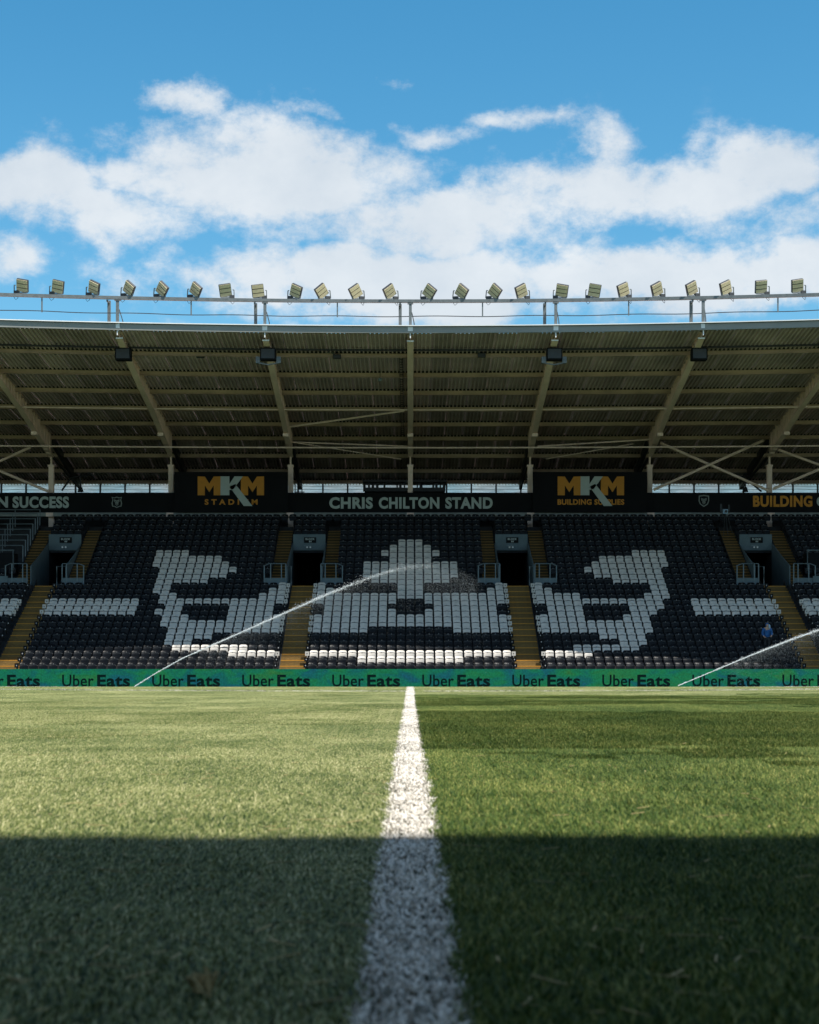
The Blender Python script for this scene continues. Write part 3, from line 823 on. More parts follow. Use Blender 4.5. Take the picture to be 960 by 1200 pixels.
# lighting rail with posts, hangers and cable
RAILZ = 18.13
b = MB(); b.sweep([(x, yf(x) - .05, RAILZ + .01) for x in xs_], .20, .145); rail = part(b.build('lighting_rail', M['galv']))
cb = MB(); cb.sweep([(x, yf(x) - .05, 17.40 + .02 * math.sin(x * 1.3)) for x in [v * .46 for v in range(-96, 97)]], .035, .035)
cb_o = obj('cable_conduit', cb.mesh('cable_conduit', M['dark_metal'])); part(cb_o)
for n in range(-6, 7):
    X = n * 7.08; Y = yf(X) - .05
    b = MB(); b.box(X - .07, X + .07, Y - .07, Y + .07, 16.9, RAILZ - .08); b.box(X - .14, X + .14, Y - .1, Y + .1, RAILZ - .13, RAILZ - .086); part(b.build('rail_post', M['galv']))
    b = MB(); X2 = X - .5; b.box(X2 - .075, X2 + .075, Y + .5, Y + .62, 16.7, RAILZ - .02); b.bar((X2, Y + .56, RAILZ - .12), (X2, Y, RAILZ - .12), .08)
    part(b.build('rail_post', M['galv']))
    b = MB(); b.tube([(X + .07, Y + .05, 17.6), (X + .17, Y + .3, 17.2), (X + .25, Y + .7, 16.75)], .025, 6); part(b.build('rail_stay', M['galv']))
    X3 = X + 3.52; Y3 = yf(X3) - .05
    b = MB(); b.box(X3 - .03, X3 + .03, Y3 - .03, Y3 + .03, 17.36, RAILZ - .086); part(b.build('rail_hanger', M['galv']))
# ------------------------------------------------------------------ fascia, beam, rear glazing
FY = 109.8
b = MB(); b.box(-XL, XL, FY, FY + .12, pz(600.5, FY), pz(577.3, FY)); part(b.build('fascia_panel', M['black']))
b = MB(); b.box(-XL, XL, FY + .02, FY + .4, pz(605.0, FY), pz(600.6, FY)); part(b.build('fascia_beam', M['shade_beam']))
for n in range(-6, 7):
    X = n * 7.37; b = MB(); b.box(X - .22, X + .22, FY - .03, FY + .018, pz(605.4, FY), pz(600.7, FY)); part(b.build('beam_bracket', M['steel']))
BY = 120.1
b = MB(); b.box(-XL, XL, BY, BY + .2, 4, pz(577.5, BY) - .0); b.box(-XL, XL, BY + .02, BY + .2, pz(563.2, BY), 13.1); part(b.build('rear_wall', M['dark_wall']))
b = MB(); b.box(-XL, XL, 112, BY, rt[27] - .05, rt[27]); part(b.build('rear_walkway', M['concrete']))
PW = 29 / F * BY
z0, z1 = pz(577.6, BY), pz(563.0, BY)
k = 0
xx = px(1.5, BY) - PW * 10
while xx < 40:
    b = MB(); b.box(xx + .05, xx + PW - .05, BY + .08, BY + .1, z0, z1); part(b.build('window_pane', M['pane']))
    b = MB(); b.box(xx - .05, xx + .05, BY - .02, BY + .14, z0 - .05, z1 + .05); part(b.build('mullion', M['dark_metal']))
    xx += PW
for f in (.27, .55, .8):
    b = MB(); b.box(-XL, XL, BY + .02, BY + .05, z0 + (z1 - z0) * f - .012, z0 + (z1 - z0) * f + .012); part(b.build('glazing_bar', M['galv']))
# commentary gantry behind the fascia, in the middle
b = MB(); b.box(px(428, 118), px(521, 118), 116, 118, pz(577.5, 117), pz(573.0, 117)); b.box(px(426, 118), px(523, 118), 115.9, 118.1, pz(566.6, 117), pz(564.2, 117))
for q in (428, 433, 438, 443, 451, 470, 474, 489, 493, 508, 512, 516, 521): b.box(px(q, 117) - .04 * (1 + q % 3), px(q, 117) + .05, 116.5, 116.6, pz(577, 117), pz(564, 117))
part(b.build('commentary_gantry', M['dark_metal']))
b = MB(); b.box(px(345, 112), px(357, 112), 112, 112.05, pz(577, 112), pz(576, 112))
for q in (346, 349, 354): b.tube([PP(q, 578, 112), PP(q, 566, 112)], .03)
part(b.build('gantry_rail', M['dark_metal']))

# side screens holding the big sponsor panels are things of their own (signs)
def sign(name, label, x0, x1, y0, y1, d, thick=.04):
    r = empty(name, (px((x0 + x1) / 2, d), d, pz(y1, d)), label, 'sign')
    return r
def sub(o, r):
    o.parent = r; o.matrix_parent_inverse = Matrix.Translation(-r.location); return o
def emblem(cx, cy, d, r, kind):
    """shield outline with a striped animal-head device of plain wedges"""
    b = MB(); sx = lambda v: px(cx + v, d); sz = lambda v: pz(cy - v, d)
    out = [(-6, 6.2), (0, 7), (6, 6.2), (6.2, 0), (4.6, -4), (0, -7), (-4.6, -4), (-6.2, 0)]
    if kind == 1: out = [(-6.2, 6.4), (-3, 5.6), (0, 6.6), (3, 5.6), (6.2, 6.4), (5.0, 3), (6.2, -1), (5.4, -5), (2.5, -5.4), (0, -6.8), (-2.5, -5.4), (-5.4, -5), (-6.2, -1), (-5.0, 3)]
    n = len(out); inn = [(a * .80, c * .82) for a, c in out]
    vs = [(sx(a), d, sz(c)) for a, c in out] + [(sx(a), d, sz(c)) for a, c in inn]
    b.add(vs, [(i, (i + 1) % n, n + (i + 1) % n, n + i) for i in range(n)])
    for poly in ([(-3.2, 3.6), (-1.2, 2.6), (1.2, 2.6), (3.2, 3.6), (3.0, .8), (1.6, -.6), (1.9, -2.4), (0, -4.2), (-1.9, -2.4), (-1.6, -.6), (-3.0, .8)],):
        b.add([(sx(a), d, sz(c)) for a, c in poly], [tuple(range(len(poly)))])
    o = sub(b.build('emblem', M['shade_beam']), r)
    b = MB()
    for poly in ([(-2, 1.6), (-.7, 1.0), (-.8, .4), (-2, .9)], [(2, 1.6), (.7, 1.0), (.8, .4), (2, .9)], [(-.5, -1), (.5, -1), (0, -2)], [(-.3, 2.6), (.3, 2.6), (0, 1.2)], [(-1.4, -2.3), (1.4, -2.3), (0, -3.1)]):
        b.add([(sx(a), d - .008, sz(c)) for a, c in poly], [tuple(range(len(poly)))])
    e = b.build('emblem_marks', M['black']); e.parent = o
SD = FY - .03
def text_sign(label, x0, x1, items, y0=578, y1=600):
    r = sign('name_sign', label, x0, x1, y0, y1, SD)
    b = MB(); b.box(px(x0, SD), px(x1, SD), SD, FY - .004, pz(y1, SD), pz(y0, SD)); sub(b.build('sign_board', M['black']), r)
    for (s, a, c, t, u, m) in items:
        b = MB(); text_into(b, s, px(a, SD), px(c, SD), pz(u, SD), pz(t, SD), SD - .001, .03, .042)
        sub(b.build('lettering', M[m]), r)
    return r
text_sign('black fascia sign reading CHRIS CHILTON STAND in pale grey letters', 378, 586,
          [('CHRIS', 386, 437, 582.6, 595.4, 'letter_white'), ('CHILTON', 444, 515, 582.6, 595.4, 'letter_white'), ('STAND', 522, 577.5, 582.6, 595.4, 'letter_white')])
r = text_sign('black fascia sign at the left reading ON SUCCESS in grey, with a club crest', -112, 198,
          [('BUILDING', -100, -26, 582.2, 595.0, 'letter_orange'), ('ON', -19, 9.5, 581.8, 594.2, 'letter_white'), ('SUCCESS', 15, 81, 581.8, 594.6, 'letter_white')])
emblem(137, 588.6, SD - .012, r, 1)
r = text_sign('black fascia sign at the right reading BUILDING in orange, with a shield crest', 766, 1100,
          [('BUILDING', 882.5, 952, 580.8, 593.2, 'letter_orange'), ('ON', 957, 985, 580.8, 593.2, 'letter_white'), ('SUCCESS', 991, 1057, 580.8, 593.2, 'letter_white')])
emblem(825, 587, SD - .012, r, 0)

def logo_sign(x0, x1, ox, words, wx0, wx1, label):
    d = 109.55
    r = sign('sponsor_sign', label, x0, x1, 555, 600, d)
    b = MB(); b.box(px(x0, d), px(x1, d), d, d + .12, pz(600.2, d), pz(553, d)); sub(b.build('sign_board', M['black']), r)
    X = lambda v: px(v + ox, d); Z = lambda v: pz(v, d)
    top, bt = 558.3, 580.4
    b = MB()
    for m0 in (0, 50.6):
        w = 27.2
        poly = [(m0, bt), (m0, top), (m0 + 8.2, top), (m0 + w / 2, top + 8.5), (m0 + w - 8.2, top), (m0 + w, top), (m0 + w, bt), (m0 + w - 8.4, bt), (m0 + w - 8.4, top + 10.5), (m0 + w / 2, top + 18.5), (m0 + 8.4, top + 10.5), (m0 + 8.4, bt)]
        b = MB()
        # split into convex pieces: left leg, right leg, V
        for pc in ([(m0, bt), (m0, top), (m0 + 8.4, top + .2), (m0 + 8.4, bt)], [(m0 + w - 8.4, bt), (m0 + w - 8.4, top + .2), (m0 + w, top), (m0 + w, bt)],
                   [(m0 + 8.4, top + .2), (m0 + w / 2, top + 8.5), (m0 + w / 2, top + 18.5), (m0 + 8.4, top + 10.5)],
                   [(m0 + w / 2, top + 8.5), (m0 + w - 8.4, top + .2), (m0 + w - 8.4, top + 10.5), (m0 + w / 2, top + 18.5)]):
            b.prism([(X(a), Z(c)) for a, c in pc], d - .03, d - .002)
        sub(b.build('lettering', M['letter_orange']), r)
    b = MB()
    for pc in ([(26.8, bt), (26.8, top), (37.2, top), (37.2, bt)], [(37.2, top + 9), (43.2, top), (53, top), (42, top + 15), (37.2, top + 16)], [(37.2, top + 12), (44, top + 8.8), (64.2, 593), (54, 593)]):
        b.prism([(X(a), Z(c)) for a, c in pc], d - .045, d - .031)
    sub(b.build('lettering', M['letter_white']), r)
    b = MB(); text_into(b, words, px(wx0, d), px(wx1, d), pz(591.2, d), pz(585.0, d), d - .001, .02, .035); sub(b.build('lettering', M['letter_orange']), r)
logo_sign(204.5, 337.5, 231.8, 'S T A D I U M', 240, 302, 'black sponsor panel with orange and white MKM above the word STADIUM')
logo_sign(624.5, 758.5, 653.6, 'BUILDING SUPPLIES', 653.5, 731.6, 'black sponsor panel with orange and white MKM above BUILDING SUPPLIES')

# tunnel signs with small emergency light fittings
pos = ['far left', 'left of centre', 'right of centre', 'far right']
for c, p in zip(VC, pos):
    yb = ry[24] - .48 - .02
    r = empty('block_sign', (c, yb, pz(637, yb)), 'small black BLOCK sign over the %s tunnel mouth' % p, 'sign', 'block signs over the tunnels')
    xo = .05
    b = MB(); b.box(c - .36 + xo, c + .36 + xo, yb - .02, yb, pz(636.2, yb), pz(629.6, yb)); sub(b.build('sign_board', M['black']), r)
    b = MB(); text_into(b, 'BLOCK', c - .27 + xo, c + .27 + xo, pz(632.8, yb), pz(630.6, yb), yb - .021, .006, .03)
    b.box(c - .06 + xo, c + .0 + xo, yb - .026, yb - .021, pz(635.5, yb), pz(633.6, yb)); b.box(c + .03 + xo, c + .08 + xo, yb - .026, yb - .021, pz(635.5, yb), pz(633.6, yb))
    sub(b.build('lettering', M['letter_white']), r)
    l = empty('emergency_light', (c, yb, pz(641, yb)), 'white twin emergency lamp under the block sign, %s tunnel' % p, 'light', 'emergency lamps over the tunnels')
    b = MB(); b.box(c - .30, c + .10, yb - .05, yb, pz(640, yb), pz(638.8, yb)); sub(b.build('housing', M['rail']), l)
    for q in (-.12, .07):
        b = MB(); b.tube([(c + q, yb - .14, pz(641.4, yb)), (c + q, yb - .05, pz(640.9, yb))], [.06, .035], 10); sub(b.build('lamp', M['white_steel']), l)

# guard rails on the landings
for c, p in zip(VC, pos):
    for s, sn in ((-1, 'left'), (1, 'right')):
        Yr = ry[15] - .25
        r = empty('guard_rail', (c + s * 1.5, Yr, LZ), 'pale blue steel guard rail on the %s side of the %s tunnel' % (sn, p), 'railing', 'guard rails beside the tunnels')
        b = MB(); zt = pz(660.5, Yr)
        b.tube([(c + s * .98, Yr, zt), (c + s * 1.9, Yr, zt), (c + s * 2.22, Yr, zt - .13)], .028)
        sub(b.build('top_rail', M['rail']), r)
        for q in (.98, 1.22, 1.82, 2.18):
            b = MB(); b.box(c + s * q - .028, c + s * q + .028, Yr - .028, Yr + .028, LZ, zt - (.12 if q > 2 else .02)); sub(b.build('post', M['rail']), r)
        b = MB(); b.box(*sorted((c + s * 1.02, c + s * 2.16)), Yr - .006, Yr + .006, LZ + .05, LZ + .42); sub(b.build('kick_panel', M['blue_wall']), r)
    # handrail at the tunnel mouth, pitch side
    r = empty('mouth_rail', (c + .62, ry[15], LZ), 'upright steel handrail standing in the mouth of the %s tunnel' % p, 'railing', 'handrails in the tunnel mouths')
    s = 1 if c > 0 else -1
    s = -s if abs(c) < 10 else s
    b = MB(); b.tube([(c - s * .68, ry[15] - .25, LZ), (c - s * .68, ry[15] - .25, LZ + 1.05), (c - s * .95, ry[16], LZ + 1.12)], .03); sub(b.build('post', M['rail']), r)
# rail stand at the far left upper corner, platform fronts
for i in range(20, 28):
    b = MB(); zt = rt[i] + 1.05; Yr = ry[i] - .2; xe = -22.35
    r = empty('standing_rail', (xe, Yr, rt[i]), 'thin grey rail across the upper left seating, %s one from the bottom' % ORD[i - 20], 'railing', 'standing rails at the upper left')
    b.tube([(-40, Yr, zt), (xe, Yr, zt)], .028); sub(b.build('top_rail', M['rail']), r)
    b = MB(); b.tube([(xe, Yr, zt), (xe, Yr - .05, rt[i] + .1)], .03); sub(b.build('post', M['rail']), r)
    for j in range(6):
        b = MB(); b.tube([(xe - 1.5 - 1.5 * j, Yr, zt), (xe - 1.5 - 1.5 * j, Yr, rt[i])], .022); sub(b.build('post', M['rail']), r)
for s, nm in ((-1, 'left'), (1, 'right')):
    r = empty('viewing_platform', (s * 26, ry[19], rt[16]), 'dark platform front with grey top rail beside the far %s tunnel' % nm, 'platform')
    x0, x1 = sorted((s * 22.45, s * 40))
    b = MB(); b.box(x0, x1, ry[17], ry[18] + .3, rt[16], pz(648, ry[17])); sub(b.build('platform_front', M['black']), r)
    b = MB(); b.tube([(x0, ry[17] - .05, pz(645, ry[17])), (x1, ry[17] - .05, pz(645, ry[17]))], .045); b.tube([(s * 22.5, ry[17] - .05, pz(645, ry[17])), (s * 22.2, ry[15], pz(668, ry[15]))], .03)
    sub(b.build('top_rail', M['rail']), r)
    b = MB(); b.box(x0, x1, ry[15] - .3, ry[15] - .26, rt[15] - .1, rt[15] + .85); sub(b.build('blue_screen', M['blue_wall']), r)

# ------------------------------------------------------------------ perimeter wall and advertising boards
b = MB(); b.box(-XL, XL, 89.35, 89.645, -1.2, rt[0] + .35); tag(b.build('perimeter_wall', M['concrete']), 'low concrete wall behind the green advertising boards', 'wall')
BD = 88.4; PER = 105.5 / F * BD; tx0 = px(73, BD)
names = ['far left', 'left', 'left of the gangway', 'centre left', 'centre', 'centre right']
kk = 0
for k in range(-2, 10):
    xs0 = tx0 + PER * k - .55
    lx = (xs0 + PER / 2) * F / BD + CX
    r = empty('advertising_board', (xs0 + PER / 2, BD, -.82), 'green screen board reading Uber Eats at the foot of the stand, %s from the left' % (ORD[k + 1] if k >= -1 else 'out of frame %d' % (k + 4)), 'advertising board', 'green advertising boards along the touchline')
    if k < -1 or k > 8: r['label'] = 'green advertising screen board just beyond the %s edge of the picture' % ('left' if k < 0 else 'right')
    b = MB(); b.box(xs0 + .003, xs0 + PER - .003, BD, BD + .12, -.84, pz(784, BD)); sub(b.build('screen', M['board']), r)
    b = MB(); b.box(xs0 + .02, xs0 + PER - .02, BD + .12, BD + .16, -.84, pz(784, BD) - .03); sub(b.build('back_frame', M['dark_metal']), r)
    for (s, a, c, bo_) in (('Uber', 0, 37, 0.010), ('Eats', 41, 79.5, .030)):
        b = MB(); text_into(b, s, tx0 + PER * k + a / F * BD, tx0 + PER * k + c / F * BD, pz(804.2, BD), pz(790.6, BD), BD - .001, .006, bo_)
        sub(b.build('lettering', M['letter_dark']), r)

# ------------------------------------------------------------------ floodlights on the rail
hb = MB(); hb.box(-.34, .34, -.02, .16, -.36, .36)
hm = hb.mesh('housing', M['dark_metal'])
bk = MB(); bk.box(-.22, .22, .16, .24, -.27, .27); BACKM = bk.mesh('cooling_back', M['galv'])
lm = MB(); lm.box(-.32, .32, -.05, -.015, -.097, .097); LENSM = lm.mesh('lens', M['lens'])
yo = MB()
yo.bar((-.36, .05, -.0), (-.36, .10, -.40), .045); yo.bar((.36, .05, .0), (.36, .10, -.40), .045); yo.bar((-.38, .10, -.40), (.38, .10, -.40), .05); yo.bar((0, .1, -.4), (0, .1, -.5), .12)
yo.bar((-.36, .05, 0), (-.28, .05, 0), .04); yo.bar((.36, .05, 0), (.28, .05, 0), .04)
YOKEM = yo.mesh('yoke', M['galv'])
dr = MB(); dr.box(-.12, .12, .08, .28, -.46, -.26); dr.tube([(0, .2, -.45), (.1, .1, -.62), (.02, 0, -.72), (-.08, .05, -.6), (-.1, .1, -.48)], .012, 5)
DRM = dr.mesh('control_gear', M['dark_metal'])
FLX = [(-6, 8, -1), (31, 8, -1), (71, 10, -1), (112, 18, -1), (152, 28, -1), (190, 30, -1), (229, 28, -1), (264, -7, 1), (302, -6, 1), (346, 18, -1), (377, -28, 1),
       (417, -25, 1), (457, -26, 1), (503, 28, -1), (541, 28, -1), (580, 30, -1), (612, -20, 1), (659, 8, -1), (697, 8, -1), (731, -18, 1), (770, -20, 1),
       (810, -20, 1), (849, -18, 1), (889, -5, 1), (930, -7, 1), (968, -6, 1)]
for q, (fx, roll, side) in enumerate(FLX):
    X = px(fx, 87.0); Y = yf(X) - .05
    lean = 'leaning right' if roll > 0 else 'leaning left'
    r = empty('floodlight', (X, Y, RAILZ + .085), 'square floodlight on the roof rail, %s, %s from the left' % (lean, ORD[q] if q < 26 else 'last'), 'floodlight', 'floodlights along the roof rail')
    yaw = R(-20 if side < 0 else 20) * (1 if abs(roll) > 12 else .5)
    ke = obj('yoke', YOKEM, r); ke.scale = (.88, .88, .88); ke.location = (-.10 * (1 if side < 0 else -1), 0, .42); ke.rotation_euler = (0, R(roll * .3), yaw)
    hd = Matrix.Translation((0, -.02, .38)) @ Matrix.Diagonal((.86, .86, .86, 1)) @ Matrix.Rotation(yaw, 4, 'Z') @ Matrix.Rotation(R(roll * 1.45), 4, 'Y') @ Matrix.Rotation(R(rnd.uniform(16, 30)), 4, 'X')
    h = obj('housing', hm, r); h.matrix_local = hd; bevel(h, .02, 1)
    o = obj('cooling_back', BACKM, r); o.matrix_local = hd
    for v in (-.235, 0, .235):
        o = obj('lens', LENSM, r); o.matrix_local = hd @ Matrix.Translation((0, 0, v))
    o = obj('control_gear', DRM, r); o.location = (.33 * side, .0, .44); o.rotation_euler = (0, 0, yaw)
# speakers under the rafters
for q, (sx, bracket) in enumerate(((145, 0), (314.5, 1), (649.5, 1), (819, 0))):
    d = 88.9; X = px(sx, d)
    r = empty('loudspeaker', (X, d, pz(422, d)), 'black loudspeaker box hung under a rafter near the roof edge, %s from the left' % ORD[q], 'loudspeaker', 'loudspeakers under the rafters')
    b = MB(); b.box(X - .39, X + .39, d - .3, d + .25, pz(422.8, d), pz(408.5, d)); o = sub(b.build('cabinet', M['black']), r); bevel(o, .03)
    b = MB(); b.box(X - .33, X + .33, d - .315, d - .3, pz(421, d), pz(410, d)); sub(b.build('grille', M['dark_metal']), r)
    b = MB(); b.bar((X - .2, d, pz(409, d)), (X - .2, d + .2, pz(402, d)), .04); b.bar((X + .2, d, pz(409, d)), (X + .2, d + .2, pz(402, d)), .04); sub(b.build('hanger', M['dark_metal']), r)
    if bracket:
        for s in (-1, 1):
            b = MB(); b.box(*sorted((X + s * .40, X + s * .62)), d - .05, d + .3, pz(425.5, d), pz(418, d)); b.bar((X + s * .55, d, pz(425, d)), (X, d + .1, pz(427, d)), .06)
            sub(b.build('side_bracket', M['galv']), r)
for q, (sx, sy) in enumerate(((66, 412.5), (235, 417), (395, 418), (564.5, 416.5), (722, 415), (892, 410))):
    d = 91.0; X = px(sx, d); Z = pz(sy, d)
    r = empty('spotlight', (X, d, Z), 'small dark spotlight under the first roof purlin, %s from the left' % ORD[q], 'light', 'small spotlights under the roof edge')
    b = MB(); b.box(X - .2, X + .2, d - .15, d + .1, Z - .11, Z + .10); o = sub(b.build('housing', M['dark_metal']), r); o2 = bevel(o, .02)
    b = MB(); b.bar((X - .1, d, Z + .1), (X - .35, d + .1, Z + .24), .05); b.box(X - .62, X - .1, d + .05, d + .12, Z + .2, Z + .25); sub(b.build('arm', M['galv']), r)
# sprinkler alarm lamp hanging near the centre
r = empty('hanging_camera', (px(445.5, 94), 94, pz(445, 94)), 'small round camera hanging on a rod left of the centre rafter', 'camera')
b = MB(); b.tube([(px(445.5, 94), 94, pz(433, 94)), (px(445.5, 94), 94, pz(443, 94))], .015); sub(b.build('rod', M['dark_metal']), r)
b = MB(); b.tube([(px(445.5, 94), 94, pz(443, 94)), (px(445.5, 94), 94, pz(444, 94)), (px(445.5, 94), 94, pz(447, 94))], [.06, .11, .07], 10); sub(b.build('dome', M['rail']), r)
# equipment silhouettes in front of the rear windows
for q, (ex, s) in enumerate(((94.5, -1), (873.5, 1))):
    d = 116
    r = empty('ceiling_heater', (px(ex, d), d, pz(570, d)), 'dark lamp unit on a strut before the %s rear windows' % ('left' if q == 0 else 'right'), 'lamp', 'lamp units before the rear windows')
    b = MB(); b.tube([PP(ex, 556, d), PP(ex, 572, d)], .05); b.tube([PP(ex, 571, d), PP(ex, 576.5, d)], [.12, .2]); sub(b.build('lamp_body', M['dark_metal']), r)
    b = MB(); b.tube([PP(ex - 11, 559, d) if q == 0 else PP(ex + 3, 563, d), PP(ex - 22, 575, d) if q == 0 else PP(ex + 19, 576, d)], .06)
    b.tube([PP(ex - 11, 560, d), PP(ex + 12, 556, d)], .06); sub(b.build('strut', M['dark_metal']), r)

# tripod camera at the top of the right-hand stair
d = 107.0; zt = rt[25]
r = empty('tripod_camera', (px(850, d), d, zt), 'pale camera on a tripod at the top of the right-hand stairs', 'camera')
X = px(850, d)
for (a, c) in ((-.12, -.1), (.16, -.05), (.5, .1)):
    b = MB(); b.tube([(X + a * .2, d, zt + 1.35), (X + a, d + c, zt)], .015, 6); sub(b.build('leg', M['dark_metal']), r)
b = MB(); b.box(X - .16, X + .14, d - .2, d + .2, zt + 1.35, zt + 1.62); o = sub(b.build('camera_body', M['pale_blue']), r); bevel(o, .03)
b = MB(); b.tube([(X, d - .2, zt + 1.48), (X, d - .34, zt + 1.48)], .08, 10); sub(b.build('lens', M['dark_metal']), r)
b = MB(); b.box(X - .3, X - .2, d - .05, d + .05, zt + 1.4, zt + 1.95); b.box(X + .18, X + .26, d - .05, d + .05, zt + 1.5, zt + 1.9); sub(b.build('side_screen', M['dark_metal']), r)

# ------------------------------------------------------------------ person among the right-hand seats
def skin_mesh(name, verts, edges, m, parent, root=0, sub_=1):
    me = bpy.data.meshes.new(name); me.from_pydata([v[0] for v in verts], edges, []); me.materials.append(m)
    o = obj(name, me, parent)
    md = o.modifiers.new('skin', 'SKIN'); md.use_smooth_shade = True
    sv = me.skin_vertices[0].data if me.skin_vertices else None
    if sv is None:
        bm = bmesh.new(); bm.from_mesh(me); bm.verts.layers.skin.verify(); bm.to_mesh(me); bm.free(); sv = me.skin_vertices[0].data
    for i, v in enumerate(verts):
        rr = v[1]; sv[i].radius = rr if isinstance(rr, tuple) else (rr, rr); sv[i].use_root = (i == root)
    s2 = o.modifiers.new('sub', 'SUBSURF'); s2.levels = sub_; s2.render_levels = sub_
    return o
d = ry[5] - .02
r = empty('person', (px(894.5, d), ry[4] - .28, rt[4]), 'person in a blue hooded jacket stooping between the seats on the right', 'person'); r.scale = (.92, .92, .92)
H = [((0, 0, .95), (.15, .11)), ((0, -.02, 1.12), (.15, .11)), ((0, -.06, 1.30), (.17, .12)), ((0, -.11, 1.43), (.12, .10)), ((0, -.15, 1.52), (.055, .06)), ((.0, -.19, 1.60), (.085, .10)), ((.0, -.19, 1.68), (.07, .08)),
     ((-.19, -.10, 1.41), .065), ((-.26, -.08, 1.15), .05), ((-.20, -.24, .97), .038), ((-.17, -.31, .94), (.04, .02)),
     ((.19, -.10, 1.41), .065), ((.25, -.10, 1.15), .05), ((.20, -.28, 1.0), .038), ((.16, -.35, .98), (.04, .02)),
     ((-.09, 0, .90), .09), ((-.10, -.04, .5), .065), ((-.10, .02, .10), .045), ((-.10, -.12, .03), (.045, .03)),
     ((.09, 0, .90), .09), ((.10, -.04, .5), .065), ((.10, .02, .10), .045), ((.10, -.12, .03), (.045, .03))]
E = [(0, 1), (1, 2), (2, 3), (3, 4), (4, 5), (5, 6), (3, 7), (7, 8), (8, 9), (9, 10), (3, 11), (11, 12), (12, 13), (13, 14), (0, 15), (15, 16), (16, 17), (17, 18), (0, 19), (19, 20), (20, 21), (21, 22)]
hi = {10: (-.17, -.31, .94), 14: (.16, -.35, .98)}
for b_, p in hi.items():
    sg = 1 if b_ == 10 else -1
    for q in range(4):
        a = len(H); off = (q - 1.5) * .02
        H.append(((p[0] + off, p[1] - .04, p[2] - .01), .009)); H.append(((p[0] + off, p[1] - .09 + abs(q - 1.5) * .008, p[2] - .04), .008)); E += [(b_, a), (a, a + 1)]
    a = len(H); H.append(((p[0] + sg * .05, p[1] - .02, p[2] - .01), .010)); H.append(((p[0] + sg * .06, p[1] - .06, p[2] - .03), .009)); E += [(b_, a), (a, a + 1)]
skin_mesh('body', H, E, M['skin'], r)
J = [((0, .0, .84), (.20, .15)), ((0, -.02, 1.12), (.19, .15)), ((0, -.06, 1.30), (.20, .15)), ((0, -.10, 1.44), (.15, .13)), ((-.20, -.10, 1.40), .09), ((-.27, -.08, 1.15), .07), ((-.21, -.22, 1.0), .055),
     ((.20, -.10, 1.40), .09), ((.26, -.10, 1.15), .07), ((.21, -.25, 1.02), .055)]
skin_mesh('jacket', J, [(0, 1), (1, 2), (2, 3), (3, 4), (4, 5), (5, 6), (3, 7), (7, 8), (8, 9)], M['jacket'], r)
skin_mesh('hood', [((0, -.10, 1.50), (.11, .10)), ((0, -.12, 1.60), (.115, .11)), ((0, -.13, 1.70), (.09, .09)), ((0, -.13, 1.74), (.05, .05))], [(0, 1), (1, 2), (2, 3)], M['jacket'], r)
skin_mesh('chest_patch', [((.10, -.20, 1.42), (.07, .05)), ((.11, -.23, 1.56), (.06, .05)), ((.08, -.24, 1.66), (.03, .03))], [(0, 1), (1, 2)], M['pale_blue'], r)
skin_mesh('trousers', [((0, 0, .92), (.17, .13)), ((-.10, 0, .86), .115), ((-.10, -.04, .5), .085), ((-.10, .02, .12), .07), ((.10, 0, .86), .115), ((.10, -.04, .5), .085), ((.10, .02, .12), .07)],
          [(0, 1), (1, 2), (2, 3), (0, 4), (4, 5), (5, 6)], M['trousers'], r)
fe = MB()
for s in (-1, 1):
    fe.box(s * .05 - .012 - .0, s * .05 + .012, -.283, -.272, 1.618, 1.632)
fe.box(-.014, .014, -.305, -.27, 1.575, 1.612); fe.box(-.03, .03, -.288, -.275, 1.54, 1.55)
o = fe.build('face', M['skin'], r)

# ------------------------------------------------------------------ sprinkler jets
def water_mat(name, v):
    m = bpy.data.materials.new(name); k = NT(m)
    df = k.n('ShaderNodeBsdfDiffuse'); df.inputs[0].default_value = (v, v * 1.03, v * 1.05, 1)
    tr = k.n('ShaderNodeBsdfTranslucent'); tr.inputs[0].default_value = (v, v * 1.03, v * 1.05, 1)
    m1 = k.n('ShaderNodeMixShader'); m1.inputs[0].default_value = .5; k.l(df.outputs[0], m1.inputs[1]); k.l(tr.outputs[0], m1.inputs[2])
    k.l(m1.outputs[0], k.o.inputs[0]); return m
M['water'] = water_mat('water_spray', .85)
M['mist'] = water_mat('water_mist', .6)
def droplet(b, p, r, dirv, st, rn, mi):
    d = Vector(dirv).normalized(); u = Vector((rn.gauss(0, 1), rn.gauss(0, 1), rn.gauss(0, 1))).normalized()
    s = d.cross(u).normalized(); u = s.cross(d); p = Vector(p)
    b.add([p + d * r * st, p - d * r * st, p + s * r, p - s * r, p + u * r, p - u * r], [(0, 2, 4), (0, 4, 3), (0, 3, 5), (0, 5, 2), (1, 4, 2), (1, 3, 4), (1, 5, 3), (1, 2, 5)], mi)
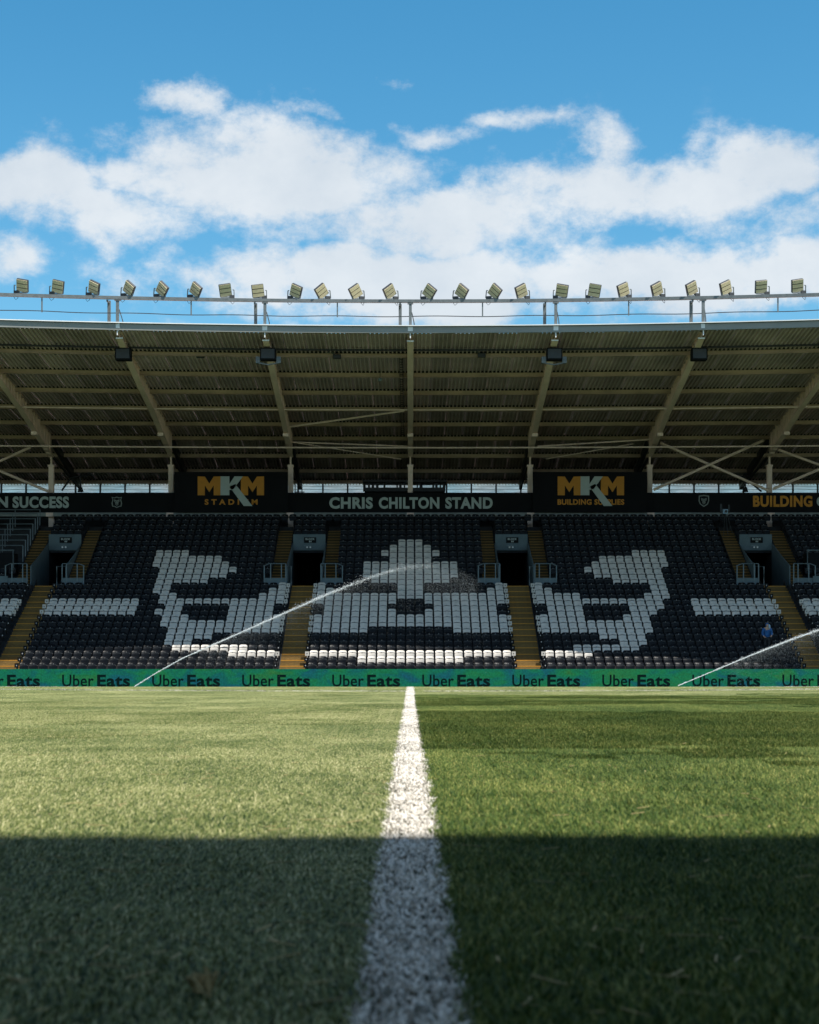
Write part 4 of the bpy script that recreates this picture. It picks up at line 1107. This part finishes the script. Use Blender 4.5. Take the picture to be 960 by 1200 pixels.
def jet(keys, dist, seed, label, n, mist_to, core, tail=None):
    rn = random.Random(seed); b = MB()
    pts = [Vector(PP(x, y, dist + dd)) for x, y, dd in keys]
    seg = [(pts[i + 1] - pts[i]).length for i in range(len(pts) - 1)]; L = sum(seg)
    def at(t):
        s = t * L
        for i, q in enumerate(seg):
            if s <= q or i == len(seg) - 1:
                return pts[i].lerp(pts[i + 1], min(1, s / q)), (pts[i + 1] - pts[i]).normalized()
            s -= q
    for i in range(n):
        t = rn.random() ** 1.35
        if t > .6 and rn.random() < (t - .6) * 3.2: continue
        p, dv = at(t)
        w = (.006 + .085 * t ** 1.8) * core * (.8 + .7 * noise.noise(Vector((t * 34, seed, 0))))
        p = p + Vector((rn.gauss(0, w * .6), rn.gauss(0, w * 2), rn.gauss(0, w) * (1 + (rn.random() < .2) * 2)))
        droplet(b, p, rn.uniform(.0024, .0052), dv + Vector((rn.gauss(0, .1), 0, rn.gauss(0, .1))), rn.uniform(2, 6), rn, 0)
    # water shed below the jet as fine falling spray
    for i in range(int(n * 2.0)):
        t = .2 + .8 * rn.random() ** .9; p, dv = at(t)
        dz = -abs(rn.expovariate(1 / (.45 * mist_to * (t + .1)))); 
        p = p + Vector((rn.gauss(0, .1) + .25 * -dz * .4, rn.gauss(0, .4), dz))
        if p.z < G(p.y): continue
        droplet(b, p, rn.uniform(.0014, .0030), (.15, 0, -1), rn.uniform(1.5, 3), rn, 1)
    if tail:
        (x0, x1, y0, y1, m) = tail
        for i in range(m):
            u = rn.random(); xx = x0 + (x1 - x0) * u; yy = y0 + (y1 - y0) * (rn.random() ** 1.2) + 26 * u * u
            droplet(b, PP(xx, yy, dist + rn.uniform(-1, 2)), rn.uniform(.0014, .0030), (.5, 0, -1), rn.uniform(1, 2.4), rn, 0)
    o = b.build('water_jet', [M['water'], M['mist']]); tag(o, label, 'water spray', kind='stuff')
    return o
jet([(158, 804.5, 0), (185, 787.5, .3), (215, 771, .6), (300, 733.5, 1.5), (375, 700, 2.4), (430, 678, 3), (470, 665.5, 3.4), (505, 662, 3.7), (535, 667, 3.9), (560, 680, 4)], 60, 3,
    'long white arc of sprinkler water crossing the left gangway and centre seats', 10000, 1.5, 1.0, (455, 556, 660, 688, 3500))
jet([(795, 803.5, 0), (830, 789, .3), (880, 768, .8), (930, 748.5, 1.3), (990, 728, 2), (1080, 700, 3)], 60, 4,
    'white arc of sprinkler water rising from the turf at the right edge', 8000, 1.3, .8)
for q, (sx, nm) in enumerate(((158, 'left'), (795, 'right'))):
    d = 60; X = px(sx, d); r = empty('sprinkler', (X, d, G(d)), 'small pop-up sprinkler head at the foot of the %s water jet' % nm, 'sprinkler', 'pop-up sprinklers')
    b = MB(); b.tube([(X, d, G(d) - .02), (X, d, G(d) + .05)], .035, 10); sub(b.build('riser', M['rubber']), r)
    b = MB(); b.tube([(X, d, G(d) + .05), (X + .04, d, G(d) + .075)], .018, 8); sub(b.build('nozzle', M['rubber']), r)

# ------------------------------------------------------------------ the stand behind the camera, whose roof shades the near turf
near = empty('grandstand', (0, -12, 0), 'near grandstand whose roof throws the shadow across the foreground turf', 'grandstand')
def npart(o): o.parent = near; o.matrix_parent_inverse = Matrix.Translation(-near.location); return o
NYE = 3.77 - SB * 16.9
b = MB()
pr = [(NYE, 16.9), (NYE - 23, 14.8), (NYE - 33, 13.0)]
for x0 in range(-46, 46, 2):
    for k in range(2):
        (ya, za), (yb, zb) = pr[k], pr[k + 1]; b.box(x0, x0 + 2, yb, ya, 0, 0)
        vs = b.v[-8:]; b.v[-8:] = [(v[0], v[1], (za if v[1] == ya else zb) - (.12 if i < 4 else 0)) for i, v in enumerate(vs)]
npart(b.build('roof', M['sheet']))
b = MB(); b.box(-46, 46, NYE - .12, NYE + .02, 16.70, 16.9); npart(b.build('gutter', M['gutter']))
b = MB()
for i in range(26):
    yb_ = -7 - .75 * i; b.box(-46, 46, yb_ - .75, yb_, -.2, .5 + .36 * i)
npart(b.build('terrace', M['concrete']))
b = MB(); b.box(-46, 46, NYE - 33.2, NYE - 33, 0, 13); npart(b.build('rear_wall', M['dark_wall']))
for n in range(-6, 7):
    b = MB(); b.bar((n * 7.2, NYE - .2, 16.5), (n * 7.2, NYE - 22, 13.8), .25, .7); b.box(n * 7.2 - .15, n * 7.2 + .15, NYE - 22.2, NYE - 21.9, 0, 14.4); npart(b.build('rafter', M['steel']))
